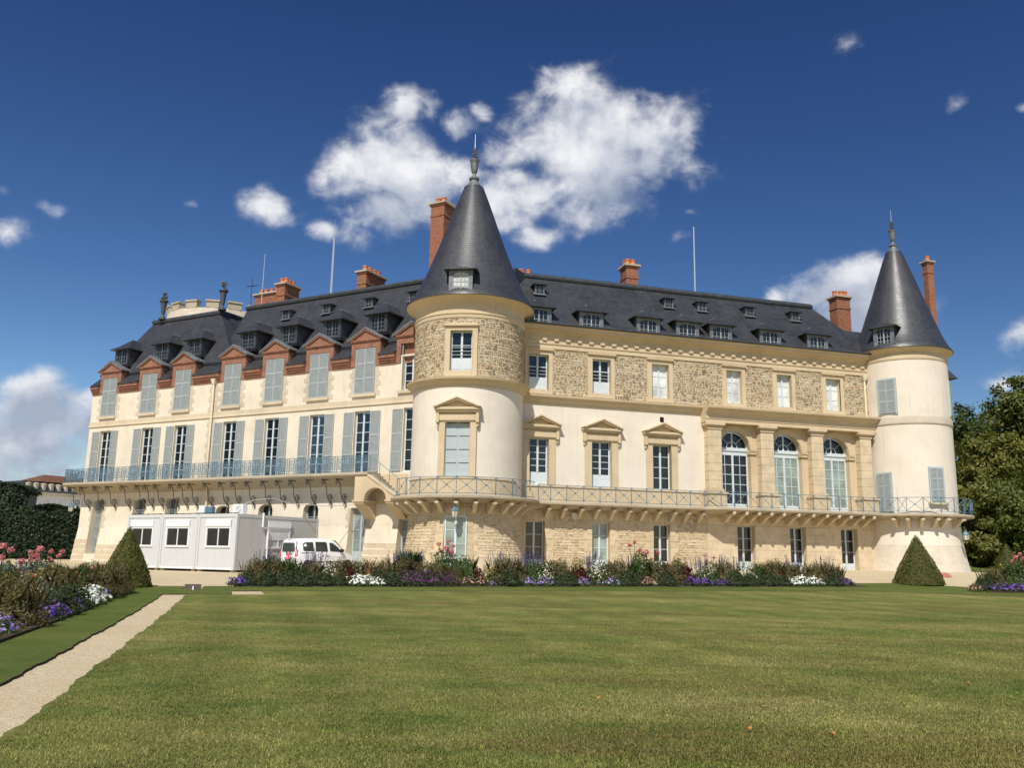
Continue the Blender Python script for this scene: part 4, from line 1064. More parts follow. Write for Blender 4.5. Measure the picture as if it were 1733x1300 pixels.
# right tower gallery
sl2 = [(2.6, 4.38), (2.9, 4.40), (3.25, 4.56), (3.50, 4.58), (3.56, 4.62), (3.56, 4.72), (3.5, 4.76), (2.6, 4.76)]
mb = MB(); mb.lathe(sl2, 60, D2.C, R(-75), R(140)); put('balcony_slab', mb, 'stone_weathered', CH, 30)
D2g = Round(T2, lambda z: 3.50)
t2 = [D2g.u_at(x, 5.3) for x in (1492, 1519.5, 1534, 1563, 1593, 1615.6)]
t2 += [t2[-1] + R(15) * k for k in range(1, 7)]
railing([FR.P(p2[-1], g2 - .04, 0)[:2]] + [(T2[0] + 3.47 * math.sin(t), T2[1] - 3.47 * math.cos(t)) for t in t2], GZ, GH)
for x in (1512, 1536, 1562, 1588, 1606): console(D2, D2g.u_at(x, 4.5), 4.47, .82, .56, .2)
console(D2, t2[5] + R(12), 4.47, .82, .56, .2)

# ================= left wing =================
LE = 31.85
TS = [30.0, 25.87, 22.56, 17.95, 14.30, 10.67, 7.12]; FS = [30.03, 25.68, 22.44, 17.93, 14.30, 10.63, 7.18, 3.62]
def lb(z): return 0. if z > 3.4 else .16 * (3.4 - z)
holesG = [(29.45, 30.50, 1.5, 5.10, .12), (25.2, 26.35, 2.6, 5.08, .14), (22.05, 23.2, 2.6, 5.08, .14), (17.35, 18.55, 2.4, 4.32, .35), (13.72, 14.88, 2.4, 4.36, .35), (10.10, 11.26, 2.4, 4.36, .35), (6.48, 7.66, 1.0, 4.42, 0), (3.0, 4.22, 1.0, 3.74, 0)]
mb = MB(); wall_grid(mb, FL, 1.2, LE, .5, 6.2, holesG, .45, wf=lb); wl0 = put('wall', mb, 'plaster_warm', CH)
mb = MB(); wall_grid(mb, FL, 1.2, LE, 6.2, 10.32, [(c - .58, c + .58, 6.42, 10.12, 0) for c in FS], .26); wl1 = put('wall', mb, 'plaster_warm', CH)
mb = MB(); wall_grid(mb, FL, 1.2, LE, 10.32, 13.3, [(3.2, 4.4, 11.18, 13.2, 0)], .3); wl2 = put('wall', mb, 'plaster_warm', CH)
mb = MB()      # end wall and back
for (a, b) in (((LE, 0), (LE, -11)),):
    mb.face([FL.P(LE, lb(.5), .5), FL.P(LE, -11, .5), FL.P(LE, -11, 3.4), FL.P(LE, 0, 3.4)]); mb.face([FL.P(LE, 0, 3.4), FL.P(LE, -11, 3.4), FL.P(LE, -11, 13.3), FL.P(LE, 0, 13.3)])
put('wall', mb, 'plaster_warm', CH)
moulding(FL, 1.2, LE + .05, [(-.05, 10.40), (.04, 10.40), (.07, 10.43), (.07, 10.50), (.03, 10.54), (.03, 10.80), (-.05, 10.82)], 'string_course', 'stone_light')
# quoin chain between pavilion and wing, corner quoins, stained window quoins
rr = random.Random(2)
def chain(u, z0, z1, a=.30, b=.46, ch=.34, mat='plaster_grey', parent=None, both=True):
    z = z0; k = 0
    while z < z1 - .05:
        h = min(ch, z1 - z); L = a if k % 2 else b
        block_obj('stone_block', parent or wl1, FL, u - (L if both else 0), u + L, z + .005, z + h - .005, -.12, .012 + rr.uniform(0, .008), mat); z += h; k += 1
chain(19.55, 6.45, 10.38, parent=wl1); chain(19.55, 10.84, 12.75, parent=wl2)
for c in TS:
    for sx in (-1, 1):
        z = 11.0; k = 0
        while z < 12.75:
            L = .24 if k % 2 else .42
            u0, u1 = (c + .76, c + .76 + L) if sx > 0 else (c - .76 - L, c - .76)
            block_obj('stone_block', wl2, FL, u0, u1, z + .005, min(z + .29, 12.78), -.12, .010 + rr.uniform(0, .006), 'plaster_grey'); z += .295; k += 1
# ashlar footing near the stair and at the far end
def footing(u0, u1, z0, z1, ch=.36, L=.75):
    z = z0; k = 0
    while z < z1 - .05:
        n = max(1, round((u1 - u0) / L)); off = .5 * (k % 2); xs = sorted({u0, u1} | {u0 + (u1 - u0) * (j + off) / n for j in range(n) if u0 < u0 + (u1 - u0) * (j + off) / n < u1})
        for p, q in zip(xs, xs[1:]):
            w = lb(z + ch / 2)
            block_obj('stone_block', wl0, FL, p + .006, q - .006, z + .006, z + ch - .006, w - .25, w + .02 + rr.uniform(0, .012), 'stone_light')
        z += ch; k += 1
footing(4.26, 6.46, .62, 2.42); footing(7.70, 10.0, .62, 1.75); footing(30.55, LE, .7, 2.5); footing(26.6, 29.4, .7, 2.1)
for c, (ua, ub, za, zs_, ri_) in zip('abcdefgh', holesG):
    if c in 'abcdefg':
        side = quoins(wl0, FL, ua, ub, max(za, 2.45), zs_, (1, 1), .22, .36, .33, .014, 'plaster_grey') if c in 'ag' else None
# ground-floor windows
for i, (ua, ub, za, zs_, ri_) in enumerate(holesG):
    c = (ua + ub) / 2; W = ub - ua
    if i in (0, 1, 2):
        M_ = FL.M(c, -.36, za); w_ = window(M_, W, zs_ + ri_ - za, 3 if i else 4, 1, 0, 'blind_grey' if i == 0 else 'glass_dark', paint='paint_shutter')
        mb = MB()
        for k in range(8): x = -W / 2 + W * (k + .5) / 8; mb.tube([(x, -.16, .0), (x, -.16, zs_ - za + .05)], .016, 4)
        for z in np.arange(.4, zs_ - za, .75): mb.box(-W / 2, W / 2, -.175, -.15, z - .015, z + .015)
        put('window_bars', mb, 'paint_shutter', w_, M=M_)
    elif i < 6: window(FL.M(c, -.36, za), W, zs_ + ri_ - za, 3, 1, 0, 'glass_dark', paint='paint_shutter')
    elif i == 6: window(FL.M(c, -.30, za), W, zs_ - za, 4, 1, .95, 'blind_grey', paint='paint_panel', name='door')
    else: window(FL.M(c, -.30, za), W, zs_ - za, 3, 1, .8, 'blind_grey', paint='paint_panel', name='door')
# first floor: french windows with open shutters
for c in FS:
    M_ = FL.M(c, -.2, 6.42)
    w_ = window(M_, 1.16, 3.70, 6, 1, .1, 'glass_clear', .075)
    Ms = FL.M(c, 0, 6.48); shutters(w_, Ms, 1.16, 3.60, 0, False, .02, -.04, .72, (.30, .60))
# top floor: closed shutters, brick gables
for c in TS + [3.78]:
    M_ = FL.M(c, .03, 11.18)
    if c == 3.78:
        w_ = window(FL.M(c, -.2, 11.18), 1.18, 2.0, 4, 1, .1, 'glass_dark')
        link('shutter', shutter_mesh(.6, 2.7), 'paint_shutter', w_, FL.M(c + .62, .05, 11.18) @ Matrix.Rotation(R(-78), 4, 'Z') @ TR(-.3, 0, 0))
    else:
        mb = MB(); mb.box(-.74, .74, 0, .05, 0, 2.74); w_ = put('shuttered_window', mb, 'paint_panel', CH, M=M_)
        shutters(w_, M_, 1.46, 2.74, 0, True, y=-.03)
    mb = MB(); mb.box(-.86, .86, -.10, .1, -.2, -.02); put('sill', mb, 'stone_light', w_, M=M_)
    # gable
    Mg = FL.M(c, 0, 12.82); gh = 1.08
    def mkg():
        mb = MB(); t = gh
        mb.box(-gh, -.76, -.06, 2.2, 0, 1.50); mb.box(.76, gh, -.06, 2.2, 0, 1.50); mb.box(-.76, .76, -.06, 2.2, 1.14, 1.50); mb.box(-.76, .76, .2, 2.2, .0, 1.14)
        mb.prism([(-gh - .02, -.10, 1.62), (gh + .02, -.10, 1.62), (0, -.10, 2.30)], (0, 2.6, 0))
        for k in range(15): x = -gh + .04 + k * (2 * gh - .08) / 14; mb.box(x - .05, x + .05, -.14, -.05, 1.50, 1.57)
        mb.box(-gh - .08, gh + .08, -.17, 2.2, 1.57, 1.64)
        return mb.mesh('gable')
    def mkr():
        mb = MB()
        for sx in (-1, 1):
            a = [(sx * (gh + .22), -.24, 1.60), (sx * (gh + .22), -.24, 1.68), (0, -.24, 2.42), (0, -.24, 2.32)]
            mb.prism(a, (0, 3.0, 0))
        return mb.mesh('gable_roof')
    def mkv():
        mb = MB()
        for sx in (-1, 1):
            a = [(sx * (gh + .16), -.20, 1.62), (sx * (gh - .02), -.20, 1.645), (0, -.20, 2.21), (0, -.20, 2.315)]
            mb.prism(a, (0, .14, 0))
        return mb.mesh('gable_cornice')
    go = link('gable', cached('gable', mkg), 'brick_red', CH, Mg); link('gable_roof', cached('gabler', mkr), 'zinc', go, Mg); link('gable_cornice', cached('gablec', mkv), 'brick_red', go, Mg)
# brick cornice between gables, slate skirt
edges = sorted([LE + .02] + [x for c in TS + [3.78] for x in (c - 1.08, c + 1.08)] + [1.2])
for a, b in zip(edges[::2], edges[1::2]):
    if b - a < .05: continue
    moulding(FL, a + .002, b - .002, [(-.05, 12.78), (.05, 12.78), (.05, 12.90), (.12, 12.92), (.12, 13.02), (.20, 13.04), (.20, 13.16), (.28, 13.18), (.30, 13.36), (-.05, 13.37)], 'cornice', 'brick_red')
    mb = MB(); mb.hexa([FL.P(a, .34, 13.37), FL.P(b, .34, 13.37), FL.P(b, -.9, 13.38), FL.P(a, -.9, 13.38), FL.P(a, .34, 13.42), FL.P(b, .34, 13.42), FL.P(b, -.58, 14.24), FL.P(a, -.58, 14.24)]); put('roof_skirt', mb, 'slate', CH)
mb = MB(); mb.box(1.2, LE + .02, -1.0, -.46, 14.20, 14.30, FL.P); mb.box(1.2, LE + .05, -.60, -.40, 14.30, 14.40, FL.P); put('gutter', mb, 'lead_dark', CH)
# mansard: pavilion and main range
PW0, PZ0, PW1, PZ1 = -.50, 14.36, -2.60, 18.60
def lwp(z): return PW0 + (PW1 - PW0) * (z - PZ0) / (PZ1 - PZ0)
MW1, MZ1 = -3.70, 18.98
def lwm(z): return PW0 + (MW1 - PW0) * (z - PZ0) / (MZ1 - PZ0)
mb = MB()
A = [FL.P(18.6, PW0, PZ0), FL.P(LE + .05, PW0, PZ0), FL.P(LE + .05, -11.5, PZ0), FL.P(18.6, -11.5, PZ0)]
B = [FL.P(22.35, PW1, PZ1), FL.P(29.25, PW1, PZ1), FL.P(29.25, -9, PZ1), FL.P(22.35, -9, PZ1)]
mb.loft(A, B); put('roof', mb, 'slate', CH)
mb = MB(); mb.tube([FL.P(29.25, -8, PZ1 + .06), FL.P(29.25, PW1 + .05, PZ1 + .06), FL.P(22.35, PW1 + .05, PZ1 + .06), FL.P(22.3, -8, PZ1 + .06)], .17, 8); mb.box(22.3, 29.3, -8, PW1, PZ1, PZ1 + .22, FL.P); put('ridge_gutter', mb, 'lead_dark', CH)
mb = MB()
A = [FL.P(-1, PW0, PZ0), FL.P(20.0, PW0, PZ0), FL.P(20.0, -11.4, PZ0), FL.P(-1, -11.4, PZ0)]
B = [FL.P(-1, MW1, MZ1), FL.P(20.9, MW1, MZ1), FL.P(20.9, -8, MZ1), FL.P(-1, -8, MZ1)]
mb.loft(A, B); put('roof', mb, 'slate', CH)
mb = MB(); mb.tube([FL.P(20.9, -7, MZ1 + .06), FL.P(20.9, MW1 + .05, MZ1 + .06), FL.P(0, MW1 + .05, MZ1 + .06)], .18, 8); mb.box(0, 20.9, -7.9, MW1, MZ1, MZ1 + .24, FL.P); put('ridge_gutter', mb, 'lead_dark', CH)
for u in (29.65, 25.45, 22.25): dormer(FL, u, 15.08, 1.0, .98, -.38, lwp, 1.06, 1.92, .1, fmat='lead_dark', oh=.34, deep=1.5, rows=4)
for u in (17.25, 13.72, 10.18, 6.65): dormer(FL, u, 15.08, 1.0, .98, -.38, lwm, 1.06, 1.92, .1, fmat='lead_dark', oh=.34, deep=1.9, rows=4)
for u in (16.1, 12.6, 9.1, 5.65): vent(FL, u, 17.46, lwm)

# balcony of the left wing
BZ = 6.36; BW = 1.22
mb = MB()
prof = [(-.02, 5.66), (.06, 5.66), (.12, 5.78), (.55, 6.06), (BW - .08, 6.12), (BW, 6.16), (BW + .05, 6.22), (BW + .05, 6.33), (BW, BZ), (-.02, BZ)]
mb.loft([FL.P(5.62, w, z) for w, z in prof], [FL.P(LE + .5, w, z) for w, z in prof]); put('balcony_slab', mb, 'stone_weathered', CH)
mb = MB(); mb.box(LE - .02, LE + .5, -5.5, -.02, 6.14, BZ, FL.P); put('balcony_slab', mb, 'stone_weathered', CH)
def scroll(cx, cz, r0, r1, a0, turns, n=14, sx=1):
    return [(cx + sx * (r0 + (r1 - r0) * k / n) * math.cos(a0 + turns * 2 * PI * k / n), 0, cz + (r0 + (r1 - r0) * k / n) * math.sin(a0 + turns * 2 * PI * k / n)) for k in range(n + 1)]
def ornate_panel(L, H=.96):
    def mk():
        mb = MB(); r = .016
        mb.box(0, L, -.022, .022, H - .03, H); mb.box(0, L, -.014, .014, H - .13, H - .11); mb.box(0, L, -.016, .016, .05, .08); mb.box(0, L, -.014, .014, .17, .19)
        for x in (0, .13 * L, .45 * L, .55 * L, .87 * L): mb.box(x - .013, x + .013, -.013, .013, 0, H)
        for cx in (.29 * L, .71 * L):
            a = .125 * L
            mb.tube([(cx + a * math.cos(t), 0, .50 + .26 * math.sin(t)) for t in np.linspace(0, 2 * PI, 17)[:-1]], r * .85, 4, True)
            for sx in (-1, 1):
                mb.tube(scroll(cx + sx * .055 * L, .58, .02, .085, 0, 1.3, 12, sx), r * .8, 4); mb.tube(scroll(cx + sx * .055 * L, .40, .02, .085, PI, 1.3, 12, sx), r * .8, 4)
                mb.tube(scroll(cx + sx * .09 * L, .78, .015, .07, 0, 1.2, 9, sx), r * .7, 4); mb.tube(scroll(cx + sx * .09 * L, .25, .015, .06, PI, 1.2, 9, sx), r * .7, 4)
            mb.tube([(cx, 0, .18), (cx, 0, H - .12)], r * .7, 4)
        for cx in (.065 * L, .5 * L, .935 * L):
            for z in (.28, .42, .56, .70): mb.tube(scroll(cx, z, .045, .045, 0, 1.0, 7), r * .7, 4)
        return mb.mesh('railing_panel')
    return cached(('orn', round(L, 3)), mk)
nP = 22; u0, u1 = LE + .44, 5.66; L = (u0 - u1) / nP
for k in range(nP): link('railing_panel', ornate_panel(L), 'iron_blue', CH, FL.M(u0 - L * k, BW - .06, BZ))
Mr = FL.M(LE + .44, BW - .06, BZ)
for k in range(4): link('railing_panel', ornate_panel(L), 'iron_blue', CH, Mr @ Matrix.Rotation(PI / 2, 4, 'Z') @ TR(L * k, 0, 0))
# iron scroll brackets under the balcony
def bracket_mesh():
    mb = MB(); pts = []
    # plane local y (into wall) / z ; origin at slab underside near its edge
    for t in np.linspace(-1.6 * PI, .5 * PI, 16):      # top curl
        r_ = .05 + .09 * (t + 1.6 * PI) / (2.1 * PI); pts.append((0, .16 - r_ * math.cos(t) , -.18 + r_ * math.sin(t)))
    pts += [(0, .30, -.10), (0, .42, -.26), (0, .50, -.50), (0, .54, -.80), (0, .60, -1.02), (0, .70, -1.17), (0, .82, -1.22)]
    c = (.84, -1.00)
    for t in np.linspace(-.42 * PI, 2.9 * PI, 26):
        r_ = .22 - .18 * (t + .42 * PI) / (3.32 * PI); pts.append((0, c[0] + r_ * math.cos(t), c[1] + r_ * math.sin(t)))
    mb.tube(pts, .026, 5); mb.tube([(0, .84, -1.22), (0, .98, -1.36)], [.03, .06], 5); mb.tube([(0, .98, -1.36), (0, 1.13, -1.50)], .028, 5)
    mb.tube([(0, .0, -.02), (0, 1.13, -.02)], .024, 4)
    return mb.mesh('iron_bracket')
bx = [100 + x / 4.814 for x in (90, 180, 290, 390, 510, 630, 700, 780, 905, 980, 1060, 1185, 1310, 1410, 1525, 1655)] + [400 + x / 4.814 for x in (85, 215, 330, 440, 580, 710, 825)]
us = []
for x in bx:
    u = FL.u_at(x, 6.0, .95)
    if u < LE + .3 and all(abs(u - v) > .35 for v in us): us.append(u)
for u in us: link('iron_bracket', cached('ibr', bracket_mesh), 'iron_dark', CH, FL.M(u, 1.13, 6.05))

# stair from the balcony down to the tower gallery
mb = MB(); us_ = sorted(set([3.75, 5.6, 6.55] + list(np.linspace(4.31, 5.83, 17))), reverse=True)
def top(u): return 6.12 if u >= 5.6 else 6.12 - (5.6 - u) * (6.12 - 4.98) / (5.6 - 3.75)
def bot(u):
    t = (u - 5.07) / .76; return 4.78 if abs(t) >= 1 else 4.78 + .64 * math.sqrt(1 - t * t)
for a, b in zip(us_, us_[1:]):
    mb.hexa([FL.P(a, .88, bot(a)), FL.P(b, .88, bot(b)), FL.P(b, 1.18, bot(b)), FL.P(a, 1.18, bot(a)), FL.P(a, .88, top(a)), FL.P(b, .88, top(b)), FL.P(b, 1.18, top(b)), FL.P(a, 1.18, top(a))])
stair = put('stair_wall', mb, 'stone_ochre', CH)
mb = MB()
n = 18
for k in range(n):
    q = []
    for t, r_ in ((k, .77), (k + 1, .77), (k + 1, .95), (k, .95)): a = PI * t / n; q.append((5.07 + r_ * math.cos(a), 4.79 + r_ * .86 * math.sin(a)))
    mb.hexa([FL.P(x, 1.10, z) for x, z in q] + [FL.P(x, 1.215, z) for x, z in q])
put('archivolt', mb, 'stone_ochre', stair)
mb = MB(); mb.hexa([FL.P(5.64, .84, 6.13), FL.P(3.70, .84, 4.95), FL.P(3.70, 1.24, 4.95), FL.P(5.64, 1.24, 6.13), FL.P(5.64, .84, 6.24), FL.P(3.70, .84, 5.06), FL.P(3.70, 1.24, 5.06), FL.P(5.64, 1.24, 6.24)]); put('coping', mb, 'stone_light', stair)
mb = MB()
for a, b in ((6.62, 5.80), (4.36, 3.62)): mb.box(b, a, .0, 1.26, 4.68, 4.78, FL.P); mb.box(b + .05, a - .05, .0, 1.20, 4.58, 4.68, FL.P)
put('impost', mb, 'stone_ochre', stair)
mb = MB(); mb.face([FL.P(6.5, .02, 4.6), FL.P(3.7, .02, 4.6), FL.P(3.7, .02, 6.3), FL.P(6.5, .02, 6.3)])
for a, b in ((6.57, 5.85), (4.31, 3.68)):
    c = (a + b) / 2
    mb.loft([FL.P(a, 0, 3.75), FL.P(b, 0, 3.75), FL.P(b, .06, 3.75), FL.P(a, .06, 3.75)], [FL.P(a, 0, 4.58), FL.P(b, 0, 4.58), FL.P(b, 1.12, 4.58), FL.P(a, 1.12, 4.58)])
put('corbel', mb, 'stone_ochre', stair)
for k in range(9):
    u = 5.62 - k * .205; z = BZ - .02 - k * .17
    mb = MB(); mb.box(u - .21, u + .01, .02, .88, z - .55, z - .16, FL.P); put('step', mb, 'stone_weathered', stair)
mb = MB(); a, b = FL.P(5.62, 1.05, 0), FL.P(3.55, 1.05, 0)
mb.tube([FL.P(5.62, 1.05, 7.30), FL.P(3.55, 1.05, 5.92)], .022, 5)
for t in (0, .33, .66, 1): u = 5.62 + (3.55 - 5.62) * t; mb.tube([FL.P(u, 1.05, 6.15 - 1.2 * t), FL.P(u, 1.05, 7.30 - 1.38 * t)], .018, 5)
mb.tube([FL.P(5.62, 1.05, 6.4), FL.P(3.55, 1.05, 5.05)], .016, 5)
put('stair_railing', mb, 'iron_blue', stair)

# ================= chimneys, pots, masts =================
def chimney(fr, u0, u1, w0, w1, z0, z1, pots, courses=(.45, .5), name='chimney', mat='brick_chimney'):
    mb = MB(); mb.box(u0, u1, w0, w1, z0, z1, fr.P)
    mb.box(u0 - .04, u1 + .04, w0 - .04, w1 + .04, z1 - .95, z1 - .83, fr.P); mb.box(u0 - .06, u1 + .06, w0 - .06, w1 + .06, z1 - .22, z1 - .10, fr.P)
    o = put(name, mb, mat, CH)
    mb = MB(); mb.box(u0 - .14, u1 + .14, w0 - .14, w1 + .14, z1 - .10, z1 + .02, fr.P); put('chimney_cap', mb, 'stone_weathered', o)
    for (u, w) in pots:
        mb = MB(); c = fr.P(u, w, 0); mb.lathe([(.20, z1), (.17, z1 + .08), (.155, z1 + .34), (.185, z1 + .36), (.185, z1 + .44), (.13, z1 + .44), (.12, z1 + .2)], 10, c[:2]); put('chimney_pot', mb, 'terracotta', o, 40)
    return o
chimney(FL, 4.72, 5.75, -6.3, -4.3, 15, 24.55, [(5.0, -4.7), (5.45, -4.7), (5.2, -5.6), (5.2, -6.0)])
chimney(FL, 10.9, 11.65, -6.5, -4.4, 15, 20.75, [(11.28, -4.75), (11.28, -5.2), (11.28, -5.75), (11.28, -6.2)])
chimney(FL, 18.15, 18.95, -5.9, -4.4, 15, 20.85, [(18.4, -4.75), (18.75, -4.75), (18.55, -5.2), (18.55, -5.6)])
ua_, ub_ = FL.u_at(468, 21.3, -8), FL.u_at(431, 21.3, -8)
chimney(FL, ua_, ub_, -9.0, -8.0, 15, 21.75, [(ua_ + (ub_ - ua_) * t, -8.4) for t in (.15, .4, .65, .88)])
chimney(FR, 11.5, 12.35, -5.4, -4.4, 15, 20.95, [(11.72, -4.7), (12.1, -4.7), (12.1, -5.1), (11.72, -5.1)])
chimney(FR, 4.3, 5.4, -6.5, -5.2, 15, 19.75, [(4.6, -5.6), (5.1, -5.6), (4.85, -6.1)])
chimney(FR, 17.3, 18.2, -6.5, -5.4, 15, 19.28, [(17.5, -5.8), (17.95, -5.8)])
chimney(FR, 27.35, 28.45, -4.8, -3.95, 13, 20.3, [(27.55, -4.4), (27.95, -4.25), (28.25, -4.25)])
uc_ = FR.u_at(1574, 21.5, -4.4)
chimney(FR, uc_ - .27, uc_ + .27, -4.7, -4.2, 13, 23.9, [(uc_, -4.45)])
# low roof linking wing and right tower
mb = MB(); mb.loft([FR.P(25.5, -.4, 15.0), FR.P(29.5, -.4, 15.0), FR.P(29.5, -9, 15.0), FR.P(25.5, -9, 15.0)], [FR.P(25.5, -3.1, 17.5), FR.P(29.5, -3.1, 17.5), FR.P(29.5, -6, 17.5), FR.P(25.5, -6, 17.5)]); put('roof', mb, 'slate', CH)
mb = MB(); wall_grid(mb, FR, 27.4, 36.5, .5, 15., [], .1, wbase=-4.); put('wall', mb, 'plaster_pale', CH)
mb = MB(); mb.loft([FR.P(29, -3.8, 15), FR.P(37.2, -3.8, 15), FR.P(37.2, -12, 15), FR.P(29, -12, 15)], [FR.P(29, -5.6, 18.2), FR.P(35.0, -5.6, 18.2), FR.P(35.0, -10, 18.2), FR.P(29, -10, 18.2)]); put('roof', mb, 'slate', CH)
def mast(fr, u, w, z0, z1, r0=.06, r1=.03, mat='metal_pale', tip=None, name='mast'):
    mb = MB(); mb.tube([fr.P(u, w, z0), fr.P(u, w, z1)], [r0, r1], 6)
    if tip: mb.tube([fr.P(u, w, z1), fr.P(u, w, tip)], [.015, .01], 4)
    return put(name, mb, mat, CH)
mast(FL, FL.u_at(563, 21.5, -4.5), -4.5, 18.5, 23.6, .085, .06, tip=24.9)
mast(FL, FL.u_at(446, 22, -5), -5.0, 19.5, 23.6, .035, .02)
mast(FR, FR.u_at(1175, 22, -4.2), -4.2, 18.5, 24.1, .055, .04)
mast(FR, FR.u_at(1051, 20.5, -5), -5.0, 18.5, 20.8, .035, .025, 'lead_dark', 21.8)
# aerial
mb = MB(); ua = FL.u_at(425, 21, -6.5); mb.tube([FL.P(ua, -6.5, 19), FL.P(ua, -6.5, 22.6)], .025, 5)
for k in range(5): mb.tube([FL.P(ua + .35, -6.5 - .3 + .15 * k, 22.0 - .05 * k), FL.P(ua - .35, -6.5 - .3 + .15 * k, 22.0 - .05 * k)], .012, 4)
mb.tube([FL.P(ua, -7.0, 22.05), FL.P(ua, -6.0, 21.75)], .015, 4); put('aerial', mb, 'iron_dark', CH)
# urns on the pavilion roof
for px, w in ((277, -2.4), (378, -2.4)):
    u = FL.u_at(px, 19.8, w); c = FL.P(u, w, 0)
    mb = MB(); z = 18.72; s = .82
    mb.lathe([(r * s, z + h * s) for r, h in [(.34, 0), (.34, .14), (.22, .2), (.13, .36), (.14, .5), (.19, .8), (.24, 1.3), (.28, 1.62), (.40, 1.70), (.40, 1.80), (.15, 1.84), (0, 1.84)]], 16, c[:2]); o = put('finial', mb, 'urn_metal', CH, 40)
    mb = MB(); r_ = random.Random(px)
    for k in range(20):
        t = r_.uniform(0, 2 * PI); hh = r_.uniform(1.8, 2.6); rad = r_.uniform(.04, .25) * (1.2 - .6 * (hh - 1.8)); p = np.array([c[0] + rad * math.cos(t), c[1] + rad * math.sin(t), z + hh * s])
        mb.tube([p - [0, 0, .1], p, p + [.06 * math.cos(t), .06 * math.sin(t), .09]], [.03, .07, .01], 5)
    mb.tube([(c[0], c[1], z + 1.8 * s), (c[0], c[1], z + 2.5 * s)], .04, 5); put('metal_bouquet', mb, 'urn_metal', o)
# old round tower with battlements behind the left wing
tc = at_depth(380, 520, 74.0)[:2]; RT = 4.55; OT = Round(tc, lambda z: RT)
zt = float(at_depth(340, 523, 70)[2])
mb = MB(); mb.lathe([(RT - .2, 1.0), (RT - .2, zt - 1.4), (RT, zt - 1.2), (RT, zt), (RT - .5, zt), (RT - .5, zt - 1.0), (0, zt - 1.0)], 48, tc); put('tower_wall', mb, 'ashlar_base', CH, 30)
for k in range(16):
    t = 2 * PI * (k + .3) / 16; M_ = OT.M(t, -.25, zt)
    link('merlon', cached('merlon', lambda: (lambda m: (m.box(-.50, .50, -.26, .26, 0, .52), m.box(-.56, .56, -.34, .3, .52, .66), m.mesh('merlon'))[-1])(MB())), 'stone_weathered', CH, M_)
# downpipes
def pipe(fr, pts, name='downpipe', r=.065, mat='pipe_cream', hop=True):
    mb = MB(); mb.tube([fr.P(*p) for p in pts], r, 8)
    if hop: u, w, z = pts[0]; mb.loft([fr.P(u - .09, w - .09, z), fr.P(u + .09, w - .09, z), fr.P(u + .09, w + .09, z), fr.P(u - .09, w + .09, z)], [fr.P(u - .19, w - .12, z + .32), fr.P(u + .19, w - .12, z + .32), fr.P(u + .19, w + .16, z + .32), fr.P(u - .19, w + .16, z + .32)])
    return put(name, mb, mat, CH, 40)
pipe(FL, [(19.5, .14, 12.7), (19.5, .14, 6.4)]); pipe(FL, [(19.3, .14, 6.1), (19.3, .14, 3.4), (19.3, .6, .6)], hop=False)
pipe(FR, [(26.0, .14, 13.3), (26.0, .14, 10.95)]); pipe(FR, [(26.42, .3, 4.4), (26.42, .3, 3.7), (26.32, .2, 3.4), (26.32, .2, .9)], hop=False)
# small fittings on the right wing
mb = MB(); u = FR.u_at(970, 3.9); mb.box(u - .16, u + .16, .0, .26, 3.98, 4.24, FR.P); o = put('flood_lamp', mb, 'pipe_cream', CH)
mb = MB(); mb.box(u - .13, u + .13, .1, .30, 3.88, 3.98, FR.P); put('lamp_lens', mb, 'lamp_glass', o)
u = FR.u_at(1120, 9.9); mb = MB(); mb.box(u - .12, u + .12, -.2, .02, 9.75, 10.05, FR.P); put('vent_opening', mb, 'interior', CH)

# ================= site cabins in front of the left wing =================
aC = R(-59.3); dC = np.array([math.sin(aC), math.cos(aC)]); nC = np.array([-dC[1], dC[0]])
FC = Frame(at_depth(400, 900, 46.0)[:2], dC, nC); FS_ = Frame(FC.O, -nC, -dC)      # FS_: the long side, u runs back
cz = g(*FC.O) + .12; MWD = 2.92; CHT = 2.86; CLEN = 6.06
def cab_window(parent, M_, W, H, box_h, drop=0.):
    mb = MB(); f = .10
    mb.box(-W / 2, -W / 2 + f, -.05, .04, 0, H); mb.box(W / 2 - f, W / 2, -.05, .04, 0, H); mb.box(-W / 2 + f, W / 2 - f, -.05, .04, 0, f); mb.box(-W / 2 + f, W / 2 - f, -.05, .04, H - box_h - f, H - box_h); mb.box(-.03, .03, -.035, .03, f, H - box_h - f)
    o = put('window', mb, 'plastic_white', parent, M=M_)
    mb = MB(); mb.box(-W / 2, W / 2, -.09, .04, H - box_h, H); put('shutter_box', mb, 'plastic_white', o, M=M_)
    for sx in (-1, 1):
        mb = MB(); a, b = sorted((sx * .03, sx * (W / 2 - f))); mb.box(a, b, .0, .012, f, H - box_h - f); put('pane', mb, 'glass_dark', o, M=M_)
    if drop:
        n = 9; hh = (H - box_h - 2 * f) * drop
        for k in range(n):
            z1 = H - box_h - f - hh * k / n; mb = MB(); mb.box(-W / 2 + f - .02, W / 2 - f + .02, -.030 - .004 * (k % 2), -.012, z1 - hh / n + .006, z1); put('slat', mb, 'plastic_white', o, M=M_)
    return o
labs = ['white site cabin at the right of the three, its grey side facing the van', 'white site cabin in the middle of the row of three', 'white site cabin at the left end of the row, behind the clipped yew']
